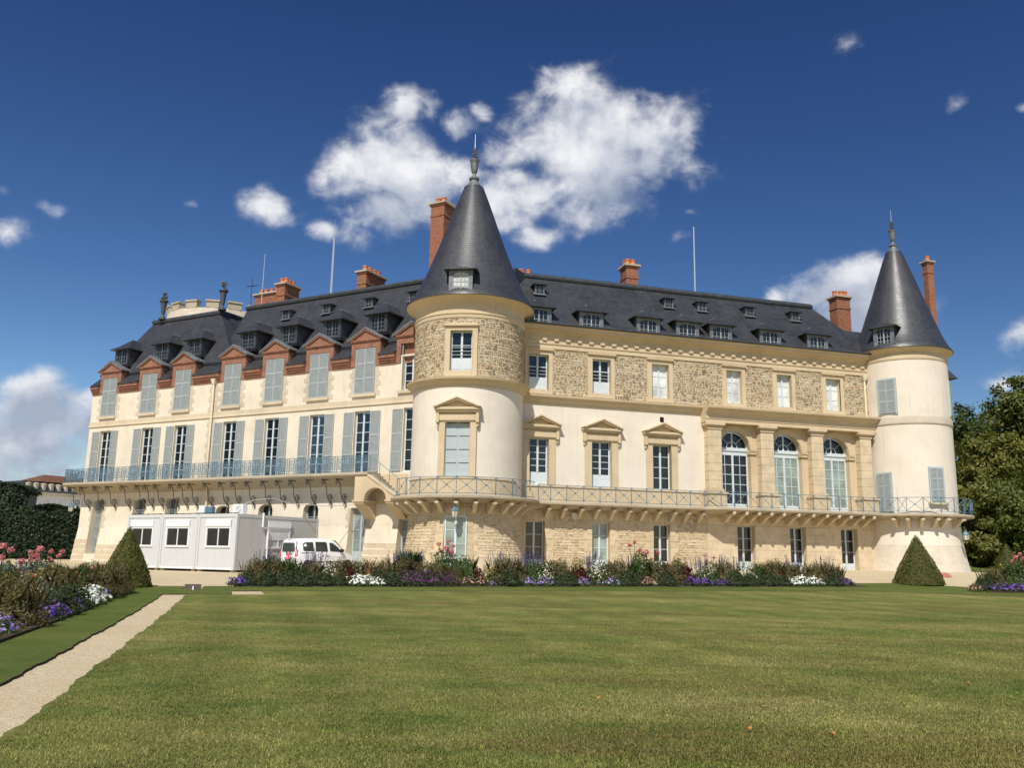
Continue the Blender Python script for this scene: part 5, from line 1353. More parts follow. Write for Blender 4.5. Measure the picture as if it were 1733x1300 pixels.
for i in range(3):
    u0, u1 = i * MWD + .012, (i + 1) * MWD - .012
    t = thing('site_cabin', FC.P((u0 + u1) / 2, -CLEN / 2, cz - .12), labs[i], 'cabin', 'site cabins in a row')
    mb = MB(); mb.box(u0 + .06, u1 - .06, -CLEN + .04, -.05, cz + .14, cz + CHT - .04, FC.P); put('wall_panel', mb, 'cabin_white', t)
    for u in (u0, u1 - .14):
        for w in (-.14, -CLEN): mb = MB(); mb.box(u, u + .14, w, w + .14, cz, cz + CHT, FC.P); put('corner_post', mb, 'cabin_white', t)
    mb = MB(); mb.box(u0 + .14, u1 - .14, -.11, -.01, cz, cz + .13, FC.P); put('base_beam', mb, 'plastic_white', t)
    mb = MB(); mb.box(u0 + .14, u1 - .14, -.12, -.012, cz + CHT - .17, cz + CHT, FC.P); put('roof_beam', mb, 'cabin_white', t)
    for w0, nm in ((-.14, 0),):
        for uu in (u0, u1 - .05):
            mb = MB(); mb.box(uu, uu + .05, -CLEN + .14, -.14, cz, cz + .15, FC.P); put('base_beam', mb, 'cabin_side', t); mb = MB(); mb.box(uu, uu + .05, -CLEN + .14, -.14, cz + CHT - .17, cz + CHT, FC.P); put('roof_beam', mb, 'cabin_side', t)
    for u in (u0 + .1, u1 - .35):
        for w in (-.35, -CLEN + .1): mb = MB(); mb.box(u, u + .25, w, w + .25, cz - .22, cz - .002, FC.P); put('support_block', mb, 'stone_weathered', t)
    for j in range(3):
        if i == 0: pass
    mb = MB(); mb.box((u0 + u1) / 2 - .004, (u0 + u1) / 2 + .004, -.05, -.044, cz + .14, cz + 1.1, FC.P); put('panel_seam', mb, 'cabin_side', t)
    cab_window(t, FC.M((u0 + u1) / 2 - (.12 if i == 0 else -.1), -.045, cz + 1.12), 1.86, 1.42, .33)
    if i == 0:
        for k in range(6):
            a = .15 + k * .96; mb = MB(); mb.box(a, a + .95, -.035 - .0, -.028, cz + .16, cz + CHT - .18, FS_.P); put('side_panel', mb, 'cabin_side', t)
        cab_window(t, FS_.M(FS_.u_at(471.5, cz + 1.7), .02 - .05, cz + 1.12), 1.7, 1.42, .30, .62)
        mb = MB(); ud = FS_.u_at(444, cz + 2.5); ue = FS_.u_at(451, cz + 1.5)
        mb.tube([FS_.P(ud, .06, cz + CHT + .12), FS_.P(ud, .06, cz + 2.25), FS_.P(ue, .06, cz + 2.1), FS_.P(ue, .06, cz - .05)], .055, 8); put('downpipe', mb, 'plastic_white', t, 40)
    mb = MB(); r_ = random.Random(i)
    for k in range(5): u = u0 + .3 + .52 * k; mb.box(u, u + .05, -.16, -.10, cz + CHT, cz + CHT + .06, FC.P)
    mb.tube([FC.P(u0 + .1, -.13, cz + CHT + .05), FC.P((u0 + u1) / 2, -.13, cz + CHT + .03), FC.P(u1 - .1, -.13, cz + CHT + .055)], .02, 5); put('roof_cable', mb, 'black_plastic', t)
zt_ = cz + CHT
u = FC.u_at(406, zt_ + .2, -1.2)
t = thing('air_conditioner', FC.P(u, -1.2, zt_), 'white air conditioning unit on the roof of the right cabin', 'air conditioner')
mb = MB(); mb.box(u - .38, u + .38, -1.36, -1.04, zt_ + .005, zt_ + .56, FC.P); put('casing', mb, 'plastic_white', t)
mb = MB(); c = np.array(FC.P(u - .08, -1.03, zt_ + .28)); 
for r_ in (.08, .14, .20): mb.tube([c + r_ * math.cos(a) * np.array([dC[0], dC[1], 0]) + np.array([0, 0, r_ * math.sin(a)]) for a in np.linspace(0, 2 * PI, 17)[:-1]], .012, 4, True)
put('fan_grille', mb, 'cabin_side', t)
u = FC.u_at(352, zt_ + .2, -.9)
t = thing('utility_box', FC.P(u, -.9, zt_), 'white and blue utility box on the roof of the middle cabin', 'box')
mb = MB(); mb.box(u - .5, u + .5, -1.2, -.6, zt_ + .005, zt_ + .10, FC.P); put('base', mb, 'lead_grey', t)
mb = MB(); mb.box(u + .05, u + .5, -1.1, -.7, zt_ + .10, zt_ + .48, FC.P); put('casing', mb, 'plastic_white', t)
mb = MB(); mb.box(u - .45, u + .03, -1.0, -.75, zt_ + .10, zt_ + .42, FC.P); put('cover', mb, 'iron_blue', t)
mb = MB(); a = np.array(FC.P(FC.u_at(405, zt_ + .3, -1.2), -1.2, zt_ + .45)); b = np.array(FL.P(6.9, .05, 4.6))
mb.tube([a, a + [.6, .3, .35], a + [1.5, 1., .52], a + (b - a) * .4 + [0, 0, .1], a + (b - a) * .7 + [0, 0, -.05], b], .018, 5)
tagt(put('power_cable', mb, 'cabin_side'), 'pale cable looping from the cabin roof to the chateau wall', 'cable')

# ================= white van behind the flowers =================
def make_van():
    th = R(44); Ls = .94
    h = np.array([math.sin(th), math.cos(th)]); rt = np.array([math.cos(th), -math.sin(th)])
    anchor = at_depth(502, 960, 46.6)[:2]                    # rear right corner
    c = anchor + h * 2.0 * Ls - rt * .88 * Ls
    gz = g(*c)
    M_ = Matrix(((h[0] * Ls, -rt[0] * Ls, 0, c[0]), (h[1] * Ls, -rt[1] * Ls, 0, c[1]), (0, 0, Ls, gz), (0, 0, 0, 1)))
    t = thing('parked_van', (c[0], c[1], gz), 'white glazed van with a pink flower print on its rear door', 'van')
    stn = [(-2.02, 1.62, .60, .84), (-1.99, 1.72, .64, .86), (-1.88, 1.79, .67, .88), (-1.2, 1.84, .69, .885), (-.3, 1.85, .70, .885), (.25, 1.82, .69, .885), (.60, 1.72, .67, .885), (.95, 1.46, .66, .885), (1.28, 1.13, .70, .88), (1.5, 1.06, .72, .875), (1.78, .98, .70, .85), (1.95, .84, .62, .78), (2.02, .66, .55, .70)]
    rings = []
    for x, zt, wt, wb in stn:
        bz = min(1.04, zt - .10); hp = [(0, zt), (wt * .7, zt - .005), (wt * .93, zt - .03), (wt, zt - .08 if zt > 1.2 else zt - .05), (wb, bz), (wb + .012, .72 if zt > .8 else .5), (wb, .42), (wb - .06, .24), (0, .22)]
        ring = [(x, y, z) for y, z in hp] + [(x, -y, z) for y, z in hp[-2:0:-1]]; rings.append(ring)
    mb = MB()
    for A, B in zip(rings, rings[1:]): mb.loft(A, B, False)
    mb.face(rings[0]); mb.face(rings[-1][::-1])
    me = mb.mesh('body'); me.set_sharp_from_angle(angle=R(180)) if False else None
    for p in me.polygons: p.use_smooth = True
    me.set_sharp_from_angle(angle=R(38))
    link('body', me, 'car_paint', t, M_)
    def yside(x, z):
        for (a, b) in zip(stn, stn[1:]):
            if a[0] <= x <= b[0]:
                k = (x - a[0]) / (b[0] - a[0]); zt = a[1] + (b[1] - a[1]) * k; wt = a[2] + (b[2] - a[2]) * k; wb = a[3] + (b[3] - a[3]) * k
                bz = min(1.04, zt - .10); tz = zt - .08
                if z <= bz: return wb
                return wb + (wt - wb) * min(1., (z - bz) / max(.01, tz - bz))
        return .88
    def side_panel(name, pts, mat, off=.008, th_=.01):
        for s in (-1, 1):
            mb = MB(); a = [(x, s * (yside(x, z) + off), z) for x, z in pts]; b = [(x, s * (yside(x, z) + off - th_), z) for x, z in pts]
            mb.loft(b, a); put(name, mb, mat, t, M=M_)
    side_panel('side_window', [(-1.62, 1.16), (-1.60, 1.52), (-1.44, 1.60), (-1.00, 1.62), (-.94, 1.58), (-.92, 1.13), (-1.0, 1.11), (-1.55, 1.11)], 'glass_car')
    side_panel('side_window', [(-.80, 1.13), (-.80, 1.60), (-.74, 1.64), (-.10, 1.64), (-.04, 1.60), (-.0, 1.12), (-.06, 1.10), (-.74, 1.10)], 'glass_car')
    side_panel('side_window', [(.16, 1.12), (.14, 1.58), (.20, 1.62), (.42, 1.58), (.72, 1.38), (.98, 1.13), (.94, 1.10)], 'glass_car')
    side_panel('side_trim', [(-.95, .50), (-.95, .57), (.85, .57), (.85, .50)], 'car_grey', .018, .03)
    side_panel('slide_rail', [(-1.75, 1.00), (-1.75, 1.03), (-.9, 1.03), (-.9, 1.00)], 'car_grey', .012, .02)
    side_panel('door_seam', [(.06, .40), (.06, 1.60), (.075, 1.60), (.075, .40)], 'car_grey', .003, .01); side_panel('door_seam', [(-.88, .40), (-.88, 1.66), (-.866, 1.66), (-.866, .40)], 'car_grey', .003, .01)
    for (x, z) in ((-.35, .84), (-.12, .84)):      # the unreadable grey lettering on the side
        side_panel('lettering', [(x, z - .02), (x + .02, z + .08), (x + .10, z + .10), (x + .13, z + .04), (x + .05, z - .06), (x + .13, z - .08), (x + .02, z - .10)], 'decal_grey', .010, .006)
    for x in (-.65, -.52, .15, .30, .45, .6): side_panel('lettering', [(x, .76), (x, .83), (x + .05, .85), (x + .07, .78)], 'decal_grey', .010, .006)
    mb = MB(); rx = -2.03
    mb.prism([(rx, -.60, 1.06), (rx, .60, 1.06), (rx, .64, 1.16), (rx, .58, 1.50), (rx, .52, 1.56), (rx, -.52, 1.56), (rx, -.58, 1.50), (rx, -.64, 1.16)], (.02, 0, 0)); put('rear_window', mb, 'glass_car', t, M=M_)
    for s in (-1, 1):
        mb = MB(); mb.prism([(-2.035, s * .72, .80), (-2.035, s * .83, .80), (-1.99, s * .875, .82), (-1.99, s * .86, 1.14), (-2.03, s * .81, 1.20), (-2.035, s * .74, 1.20)], (.05, 0, 0)); put('tail_light', mb, 'red_lens', t, M=M_)
        mb = MB(); mb.prism([(-2.03, s * .70, 1.22), (-2.03, s * .80, 1.22), (-1.96, s * .68, 1.66), (-1.97, s * .66, 1.66)], (.03, 0, 0)); put('rear_pillar', mb, 'car_grey', t, M=M_)
        mb = MB(); mb.prism([(-2.035, s * .72, .30), (-2.035, s * .84, .30), (-2.035, s * .84, .73), (-2.035, s * .72, .73)], (.03, 0, 0)); put('rear_corner', mb, 'car_grey', t, M=M_)
        mb = MB(); mb.hexa([(.80, s * .89, 1.08), (.95, s * .89, 1.08), (.95, s * 1.06, 1.10), (.80, s * 1.06, 1.10), (.80, s * .89, 1.25), (.93, s * .89, 1.25), (.93, s * 1.08, 1.27), (.80, s * 1.08, 1.27)]); put('mirror', mb, 'black_plastic', t, M=M_)
        for x in (-1.25, 1.35):
            mb = MB(); mb.tube([(x, s * .62, .30), (x, s * .86, .30)], .30, 20); w_ = put('wheel', mb, 'rubber', t, 40, M=M_)
            mb = MB(); mb.tube([(x, s * .84, .30), (x, s * .875, .30)], .19, 14); put('rim', mb, 'lead_grey', w_, 40, M=M_)
            mb = MB(); pts = [(x + .38 * math.cos(a), s * .889, .30 + .38 * math.sin(a)) for a in np.linspace(-.25, PI + .25, 14)]; mb.prism(pts, (0, s * .004, 0)); put('wheel_arch', mb, 'black_plastic', t, M=M_)
    mb = MB(); mb.box(-2.10, -1.95, -.84, .84, .24, .42); put('bumper', mb, 'car_grey', t, M=M_)
    mb = MB(); mb.box(2.0, 2.08, -.72, .72, .24, .60); put('bumper', mb, 'car_grey', t, M=M_)
    mb = MB(); mb.box(-2.0, -1.96, -.10, .10, 1.70, 1.73); put('brake_light', mb, 'red_lens', t, M=M_)
    mb = MB(); mb.prism([(.62, -.60, 1.74), (.62, .60, 1.74), (1.26, .64, 1.16), (1.26, -.64, 1.16)], (.015, 0, .012)); put('windscreen', mb, 'glass_car', t, M=M_)
    r_ = random.Random(8)
    for k in range(9):
        y = r_.uniform(-.28, .22); z = r_.uniform(.62, .94); mb = MB(); n = 9; rad = r_.uniform(.07, .14)
        mb.prism([(-2.043 - .001 * k, y + rad * r_.uniform(.7, 1.2) * math.cos(2 * PI * j / n), z + rad * .8 * r_.uniform(.7, 1.2) * math.sin(2 * PI * j / n)) for j in range(n)], (.02, 0, 0)); put('flower_print', mb, 'decal_pink', t, M=M_)
    for k in range(10):
        y = r_.uniform(-.42, .42); z = r_.uniform(.86, 1.06) if k % 2 else r_.uniform(.6, 1.0); a = r_.uniform(0, 3.1); mb = MB(); l_ = r_.uniform(.06, .13)
        ca, sa = math.cos(a) * l_, math.sin(a) * l_
        mb.prism([(-2.041 - .0004 * k, y - ca, z - sa), (-2.041 - .0004 * k, y + sa * .35, z - ca * .35), (-2.041 - .0004 * k, y + ca, z + sa), (-2.041 - .0004 * k, y - sa * .35, z + ca * .35)], (.02, 0, 0)); put('leaf_print', mb, 'decal_green', t, M=M_)
make_van()

# ================= lanterns, marker, fallen leaves =================
def lantern(p, ztop, label, arm=None):
    t = thing('wall_lantern', (p[0], p[1], p[2] - .3), label, 'lantern')
    x, y, z = p
    mb = MB(); mb.lathe([(.12, z - .30), (.19, z)], 6, (x, y)); mb.lathe([(0, z - .30), (.12, z - .30)], 6, (x, y)); put('glass_body', mb, 'lamp_glass', t)
    mb = MB(); mb.lathe([(.21, z), (.21, z + .03), (.15, z + .14), (.07, z + .20), (.07, z + .27), (.03, z + .30), (0, z + .32)], 6, (x, y)); put('cap', mb, 'iron_blue', t)
    mb = MB()
    for k in range(6): a = 2 * PI * k / 6; mb.tube([(x + .125 * math.sin(a), y - .125 * math.cos(a), z - .31), (x + .195 * math.sin(a), y - .195 * math.cos(a), z)], .012, 4)
    put('cage', mb, 'iron_blue', t)
    mb = MB(); mb.tube([(x, y, z + .30)] + ([(x, y, ztop)] if arm is None else [(x, y, z + .42)] + arm), .018, 5); put('hanger', mb, 'iron_dark', t)
u = D1.u_at(770, 4.0, .7); p = D1.P(u, .72, 3.98); lantern(p, 4.50, 'blue lantern hanging under the gallery over the middle tower door')
p = np.array(FL.P(FL.u_at(121, 4.9, .3), .3, 4.72)); lantern(p, 0, 'blue lantern on an arm at the left end of the chateau', [tuple(FL.P(LE + .02, .1, 5.25))])
u = D2.u_at(1606, 3.9, 0); p = np.array(D2.P(u + R(14), .55, 3.55)); lantern(p, 0, 'lantern on an arm at the right edge of the far tower', [tuple(p + [0, 0, .5]), tuple(np.array(D2.P(u + R(14), -.05, 4.05)))])
s0, q0 = -1.66, 34.55; bx0 = xy(s0, q0); gz = g(*bx0)
t = thing('ground_marker', (*bx0, gz), 'small brown board at the end of the gravel path', 'sign')
FQ = lambda q: Frame(xy(0, q), dR, nR)
f_ = FQ(q0); mb = MB(); mb.box(s0 - .28, s0 + .28, -.03, .03, gz - .02, gz + .22, f_.P); put('board', mb, 'sign_brown', t)
mb = MB(); mb.box(s0 - .02, s0 + .03, .05, .10, gz - .02, gz + .15, f_.P); put('peg', mb, 'board_white', t)
where = ['in the middle of the lawn', 'near the bottom edge right of centre', 'further right near the bottom edge', 'at the far right of the lawn']
for (px, py), wh in zip(((1010, 1192), (1267, 1246), (1409, 1255), (1638, 1165)), where):
    p = gp(px, py); mb = MB(); pts = [(p[0] + .032 * math.cos(a) * (1 + .4 * math.sin(3 * a)), p[1] + .032 * math.sin(a) * (1 + .4 * math.sin(3 * a)), g(*p) + .06 + .012 * math.sin(2 * a)) for a in np.linspace(0, 2 * PI, 12)[:-1]]
    mb.prism(pts, (0, 0, .004)); tagt(put('fallen_leaf', mb, 'stain_leaf'), 'small orange fallen leaf ' + wh, 'leaf', 'fallen leaves on the lawn')

# ================= foliage kit =================
def quads(name, C, N, L, Wd, mat, fold=0.):
    """leaf-shaped quads: centres C, facing N, half-length L, half-width Wd (arrays)"""
    n = len(C); N = N / (np.linalg.norm(N, axis=1, keepdims=True) + 1e-9)
    a = RNG.normal(size=(n, 3)); e1 = np.cross(N, a); e1 /= (np.linalg.norm(e1, axis=1, keepdims=True) + 1e-9); e2 = np.cross(N, e1)
    L = np.broadcast_to(np.asarray(L), (n,))[:, None]; Wd = np.broadcast_to(np.asarray(Wd), (n,))[:, None]
    P = np.stack([C - e1 * L, C + e2 * Wd - e1 * L * .1, C + e1 * L, C - e2 * Wd - e1 * L * .1], 1).reshape(-1, 3)
    return raw(name, P, n, mat)
def raw(name, P, n, mat):
    me = bpy.data.meshes.new(name); me.vertices.add(len(P)); me.vertices.foreach_set('co', P.astype(np.float32).ravel())
    k = len(P) // n; me.loops.add(len(P)); me.loops.foreach_set('vertex_index', np.arange(len(P), dtype=np.int32))
    me.polygons.add(n); me.polygons.foreach_set('loop_start', np.arange(0, len(P), k, dtype=np.int32)); me.polygons.foreach_set('loop_total', np.full(n, k, dtype=np.int32))
    me.update(); me.validate(); me.materials.append(MATS[mat]); return me
def upright(C, ln, wd, lean, mat, name):
    """narrow blades standing up from C (n,3)"""
    n = len(C); t = RNG.uniform(0, 2 * PI, n); d = np.stack([np.cos(t), np.sin(t), np.zeros(n)], 1); s = np.stack([-np.sin(t), np.cos(t), np.zeros(n)], 1)
    tip = C + d * (lean * ln)[:, None] + np.array([0, 0, 1.]) * ln[:, None]; mid = C + d * (lean * ln * .35)[:, None] + np.array([0, 0, .55]) * ln[:, None]
    P = np.stack([C - s * wd[:, None], C + s * wd[:, None], mid + s * wd[:, None] * .9, tip, mid - s * wd[:, None] * .9], 1).reshape(-1, 3)
    return raw(name, P, n, mat)
def dome(n, rx, rz, z0=0., shell=.55, low=0.):
    v = RNG.normal(size=(n, 3)); v /= np.linalg.norm(v, axis=1, keepdims=True); v[:, 2] = np.abs(v[:, 2])
    r = shell + (1 - shell) * RNG.random(n) ** .6
    lump = 1 + .18 * np.sin(v[:, 0] * 5 + 1) * np.cos(v[:, 1] * 6) + .12 * np.sin(v[:, 2] * 9)
    P = v * (r * lump)[:, None] * np.array([rx, rx, rz]) + np.array([0, 0, z0]); return P, v
# ---- clipped yews
def topiary(base, Rb, H, label, n=15000, apex=.03):
    gz = g(*base); t = thing('clipped_yew', (*base, gz), label, 'topiary')
    mb = MB(); mb.lathe([(Rb * .93, gz - .05), (Rb * .95, gz + .08), (Rb * .5, gz + H * .49), (.02, gz + H * .97)], 24, base); put('core', mb, 'leaf_hedge', t)
    h = 1 - np.sqrt(RNG.random(n)); a = RNG.uniform(0, 2 * PI, n)
    r = Rb * (1 - h) * (1 + .10 * np.sin(h * PI)) + apex * h; r = r * (1 + .025 * np.sin(a * 7 + h * 22) + .02 * np.sin(a * 13 - h * 31)) + RNG.normal(0, .018, n)
    C = np.stack([base[0] + r * np.cos(a), base[1] + r * np.sin(a), gz + .03 + h * H], 1)
    N = np.stack([np.cos(a), np.sin(a), np.full(n, .4)], 1) + RNG.normal(0, .55, (n, 3))
    link('foliage', quads('foliage', C, N, RNG.uniform(.022, .045, n), RNG.uniform(.010, .02, n), 'leaf_yew'), None, t)
def on_q(px, q): return FQ(q).u_at(px, .5)
topiary(xy(on_q(211, 36.0), 36.0), .93, 2.22, 'clipped yew cone beside the left cabin at the end of the left bed')
topiary(xy(on_q(1556, 37.5), 37.5), 1.20, 2.44, 'clipped yew cone on grass before the right tower')
# the two small yews further off on the right
p = at_depth(1657, 953, 70)[:2]; topiary(p, .72, 1.36, 'small dark clipped yew close beside the right tower, far off', 5000)
p = at_depth(1706, 966, 63)[:2]; topiary(p, .88, 1.85, 'small clipped yew further right, rising behind the right-hand flowers', 6000)

# ---- trees
def tree(base, H, crown, label, mat, n=26000, ls=.17, trunk_r=.35, cat='tree', name='broadleaf_tree', group=None, zb=None):
    """crown: list of (dx, dy, z, rx, rz, weight)"""
    gz = zb if zb is not None else g(*base); t = thing(name, (*base, gz), label, cat, group)
    mb = MB(); mb.tube([(base[0], base[1], gz - .2), (base[0] + .1, base[1], gz + H * .25), (base[0] - .1, base[1] + .1, gz + H * .5), (base[0], base[1], gz + H * .8)], [trunk_r * 1.3, trunk_r, trunk_r * .7, trunk_r * .2], 8)
    for (dx, dy, z, rx, rz, wt) in crown[:9]: mb.tube([(base[0], base[1], gz + H * .3), (base[0] + dx * .5, base[1] + dy * .5, gz + (z + H * .3) * .5), (base[0] + dx, base[1] + dy, gz + z)], [trunk_r * .45, trunk_r * .3, .04], 6)
    put('trunk', mb, 'bark', t)
    W = sum(c[5] for c in crown); Cs, Ns = [], []
    for (dx, dy, z, rx, rz, wt) in crown:
        m = int(n * wt / W); v = RNG.normal(size=(m, 3)); v /= np.linalg.norm(v, axis=1, keepdims=True)
        k = max(6, m // 110); cl = RNG.normal(size=(k, 3)); cl /= np.linalg.norm(cl, axis=1, keepdims=True); clr = .55 + .5 * RNG.random(k)
        idx = RNG.integers(0, k, m); off = RNG.normal(0, .17, (m, 3))
        P = (cl[idx] * clr[idx][:, None] + off) * np.array([rx, rx, rz])
        Cs.append(P + np.array([base[0] + dx, base[1] + dy, gz + z])); Ns.append(P / np.array([rx, rx, rz]) * .8 + RNG.normal(0, .6, (m, 3)) + np.array([0, 0, .35]))
    C = np.concatenate(Cs); N = np.concatenate(Ns)
    link('crown', quads('crown', C, N, RNG.uniform(.7, 1.3, len(C)) * ls, RNG.uniform(.35, .7, len(C)) * ls, mat), None, t)
def blob_crown(H, Rm, k, seed, zlo=.25, flat=1.):
    r_ = random.Random(seed); out = []
    for i in range(k):
        a = r_.uniform(0, 2 * PI); z = r_.uniform(zlo, .86) * H; m = Rm * (1 - abs(z / H - .5) * .9) * r_.uniform(.2, .8); rr_ = Rm * r_.uniform(.32, .52)
        out.append((m * math.cos(a), m * math.sin(a), z, rr_, rr_ * .85 * flat, rr_ ** 2))
    out.append((0, 0, H * .86, Rm * .38, H * .13, Rm * Rm * .14)); return out
def tree_at(px, py_top, Y, Rm, seed, label, mat, n=24000, ls=.2, zlo=.2, k=16):
    p = at_depth(px, 900, Y)[:2]; gz = g(*p); H = float(at_depth(px, py_top, Y)[2]) - gz
    tree(p, H, blob_crown(H, Rm, k, seed, zlo), label, mat, n, ls, .3)
GT = 'trees beside the right tower'
def TT(*a, **k):
    tree_at(*a, **k)
tree_at(1645, 686, 84, 4.4, 1, 'dark green tree right beside the far tower', 'leaf_tree_dark', 26000, .19)
tree_at(1762, 628, 76, 4.6, 2, 'tallest tree at the right edge of the picture', 'leaf_tree', 30000, .19)
tree_at(1690, 735, 72, 3.8, 3, 'golden green chestnut between the dark tree and the tallest tree', 'leaf_tree_gold', 26000, .17)
tree_at(1645, 790, 66, 3.2, 5, 'low olive tree touching the right tower gallery', 'leaf_tree_gold', 14000, .15, zlo=.12)
tree_at(1720, 800, 66, 4.0, 6, 'low green tree before the tallest tree', 'leaf_tree', 20000, .15, zlo=.1)
tree_at(1800, 660, 84, 6.5, 7, 'large dark tree furthest back at the right edge', 'leaf_tree_dark', 16000, .24)
# ---- hedge and clipped trees on the left
def hedge(p0, p1, depth, z0, z1, label, n, ls=.09, mat='leaf_hedge', rough=.12, name='hedge'):
    p0 = np.array(p0[:2]); p1 = np.array(p1[:2]); d = p1 - p0; L = np.linalg.norm(d); d = d / L; nn = np.array([d[1], -d[0]])
    if nn[1] > 0: nn = -nn
    t = thing(name, (*((p0 + p1) / 2), z0), label, 'hedge')
    u = RNG.random(n) * L; w = -RNG.random(n) * depth; z = RNG.random(n); face = RNG.random(n)
    w = np.where(face < .62, RNG.normal(0, rough, n), w); z = np.where(face < .62, z, 1 - np.abs(RNG.normal(0, rough * .3, n)))
    bul = .25 * np.sin(u * 1.3 + z * 2) * np.cos(u * .55) + .12 * np.sin(u * 3.7 + z * 6); rnd = -np.clip(z - .75, 0, 1) ** 2 * 6
    w = np.where(face < .62, w + bul + rnd, w)
    edge = np.minimum(u, L - u); top_ = z1 - .9 * np.exp(-edge / .5) + .15 * np.sin(u * 1.7)
    C = np.stack([p0[0] + u * d[0] + w * nn[0], p0[1] + u * d[1] + w * nn[1], z0 + z * (top_ - z0)], 1)
    N = np.where(face[:, None] < .62, np.array([nn[0], nn[1], .5]), np.array([nn[0] * .3, nn[1] * .3, 1.])) + RNG.normal(0, .5, (n, 3))
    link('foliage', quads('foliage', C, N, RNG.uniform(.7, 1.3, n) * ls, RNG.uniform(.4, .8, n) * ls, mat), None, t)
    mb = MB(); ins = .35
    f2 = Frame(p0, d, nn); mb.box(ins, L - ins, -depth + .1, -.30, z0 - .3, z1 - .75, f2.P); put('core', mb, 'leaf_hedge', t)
zh = 1.2
def Zat(px, py, Y): return float(at_depth(px, py, Y)[2])
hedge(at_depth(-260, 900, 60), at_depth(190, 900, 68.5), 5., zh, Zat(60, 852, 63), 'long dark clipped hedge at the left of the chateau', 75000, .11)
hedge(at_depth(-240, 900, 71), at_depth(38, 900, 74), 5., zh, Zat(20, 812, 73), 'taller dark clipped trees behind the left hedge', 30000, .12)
# ---- far building on the left
def far_building():
    Y = 112.; a = at_depth(34, 850, Y); b = at_depth(260, 850, Y + 16)
    d = (b - a)[:2]; L = np.linalg.norm(d); d /= L; nn = np.array([d[1], -d[0]]); f = Frame(a[:2], d, nn)
    z = lambda px, py: Zat(px, py, Y)
    zw = z(60, 836); zg = z(60, 831); ze = z(60, 812); zr = z(100, 797)
    t = thing('distant_building', (*f.P(L / 2, -4, 1)[:2], 1.2), 'long white building with slate attic and brown tiled roof behind the hedge', 'building')
    mb = MB(); mb.box(0, L, -9, 0, 0, zw, f.P); put('wall', mb, 'board_white', t)
    mb = MB(); mb.box(-.2, L, -9, .3, zw, zg, f.P); put('cornice', mb, 'stone_weathered', t)
    mb = MB(); mb.loft([f.P(0, .1, zg), f.P(L, .1, zg), f.P(L, -9, zg), f.P(0, -9, zg)], [f.P(.8, -1.2, ze), f.P(L, -1.2, ze), f.P(L, -8, ze), f.P(.8, -8, ze)]); put('attic', mb, 'slate', t)
    mb = MB(); mb.loft([f.P(2.6, -1.0, ze), f.P(L, -1.0, ze), f.P(L, -8, ze), f.P(2.6, -8, ze)], [f.P(5.2, -4.2, zr), f.P(L, -4.2, zr), f.P(L, -4.8, zr), f.P(5.2, -4.8, zr)]); put('roof', mb, 'roof_tile', t)
    for k in range(10):
        u = 1.0 + k * .98 * 1.02
        M_ = f.M(u, .12, zg + .05)
        mb = MB(); mb.box(-.19, .19, .25, .9, .1, .95); mb.prism([(-.25, .2, .95), (.25, .2, .95), (0, .2, 1.1)], (0, .8, 0)); o = put('dormer', mb, 'stone_light', t, M=M_)
        mb = MB(); mb.box(-.11, .11, .22, .249, .2, .85); put('pane', mb, 'blind_grey', o, M=M_)
    for k in range(8):
        M_ = f.M(1.2 + k * 1.3, 0, zw - 1.7); mb = MB(); mb.box(-.2, .2, -.03, .05, 0, .55); put('window', mb, 'glass_dark', t, M=M_)
    mb = MB(); mb.box(8.8, 9.6, -4.9, -4.1, zr - .6, zr + .5, f.P); put('chimney', mb, 'brick_red', t)
far_building()
# ---- low stone wall and bush far right
a = at_depth(1615, 900, 84)[:2]; b = at_depth(1790, 900, 78)[:2]
d = b - a; L = np.linalg.norm(d); d /= L; f = Frame(a, d, np.array([d[1], -d[0]]))
mb = MB(); mb.box(0, L, -.5, 0, 1.0, Zat(1660, 930, 82), f.P); o = put('garden_wall', mb, 'rubble_grey'); tagt(o, 'low rubble stone garden wall under the trees at the right', 'wall')
mb = MB(); mb.box(-.1, L + .1, -.6, .1, Zat(1660, 930, 82), Zat(1660, 927, 82), f.P); put('coping', mb, 'terracotta', o)
p = at_depth(1650, 955, 66)[:2]; gz = g(*p)
t = thing('round_bush', (*p, gz), 'round dark bush at the foot of the right tower', 'bush'); C, v = dome(5000, 1.05, .95)
link('foliage', quads('foliage', C + np.array([p[0], p[1], gz]), v + RNG.normal(0, .5, v.shape), .06, .035, 'leaf_dark'), None, t)
p = gp(1597, 977); gz = g(*p); t = thing('red_flowers', (*p, gz), 'tiny red flowers at the foot of the right tower', 'flowers'); C, v = dome(400, .40, .22)
link('blossoms', quads('blossoms', C + np.array([p[0], p[1], gz]), v + RNG.normal(0, .5, v.shape), .04, .03, 'petal_pink'), None, t)

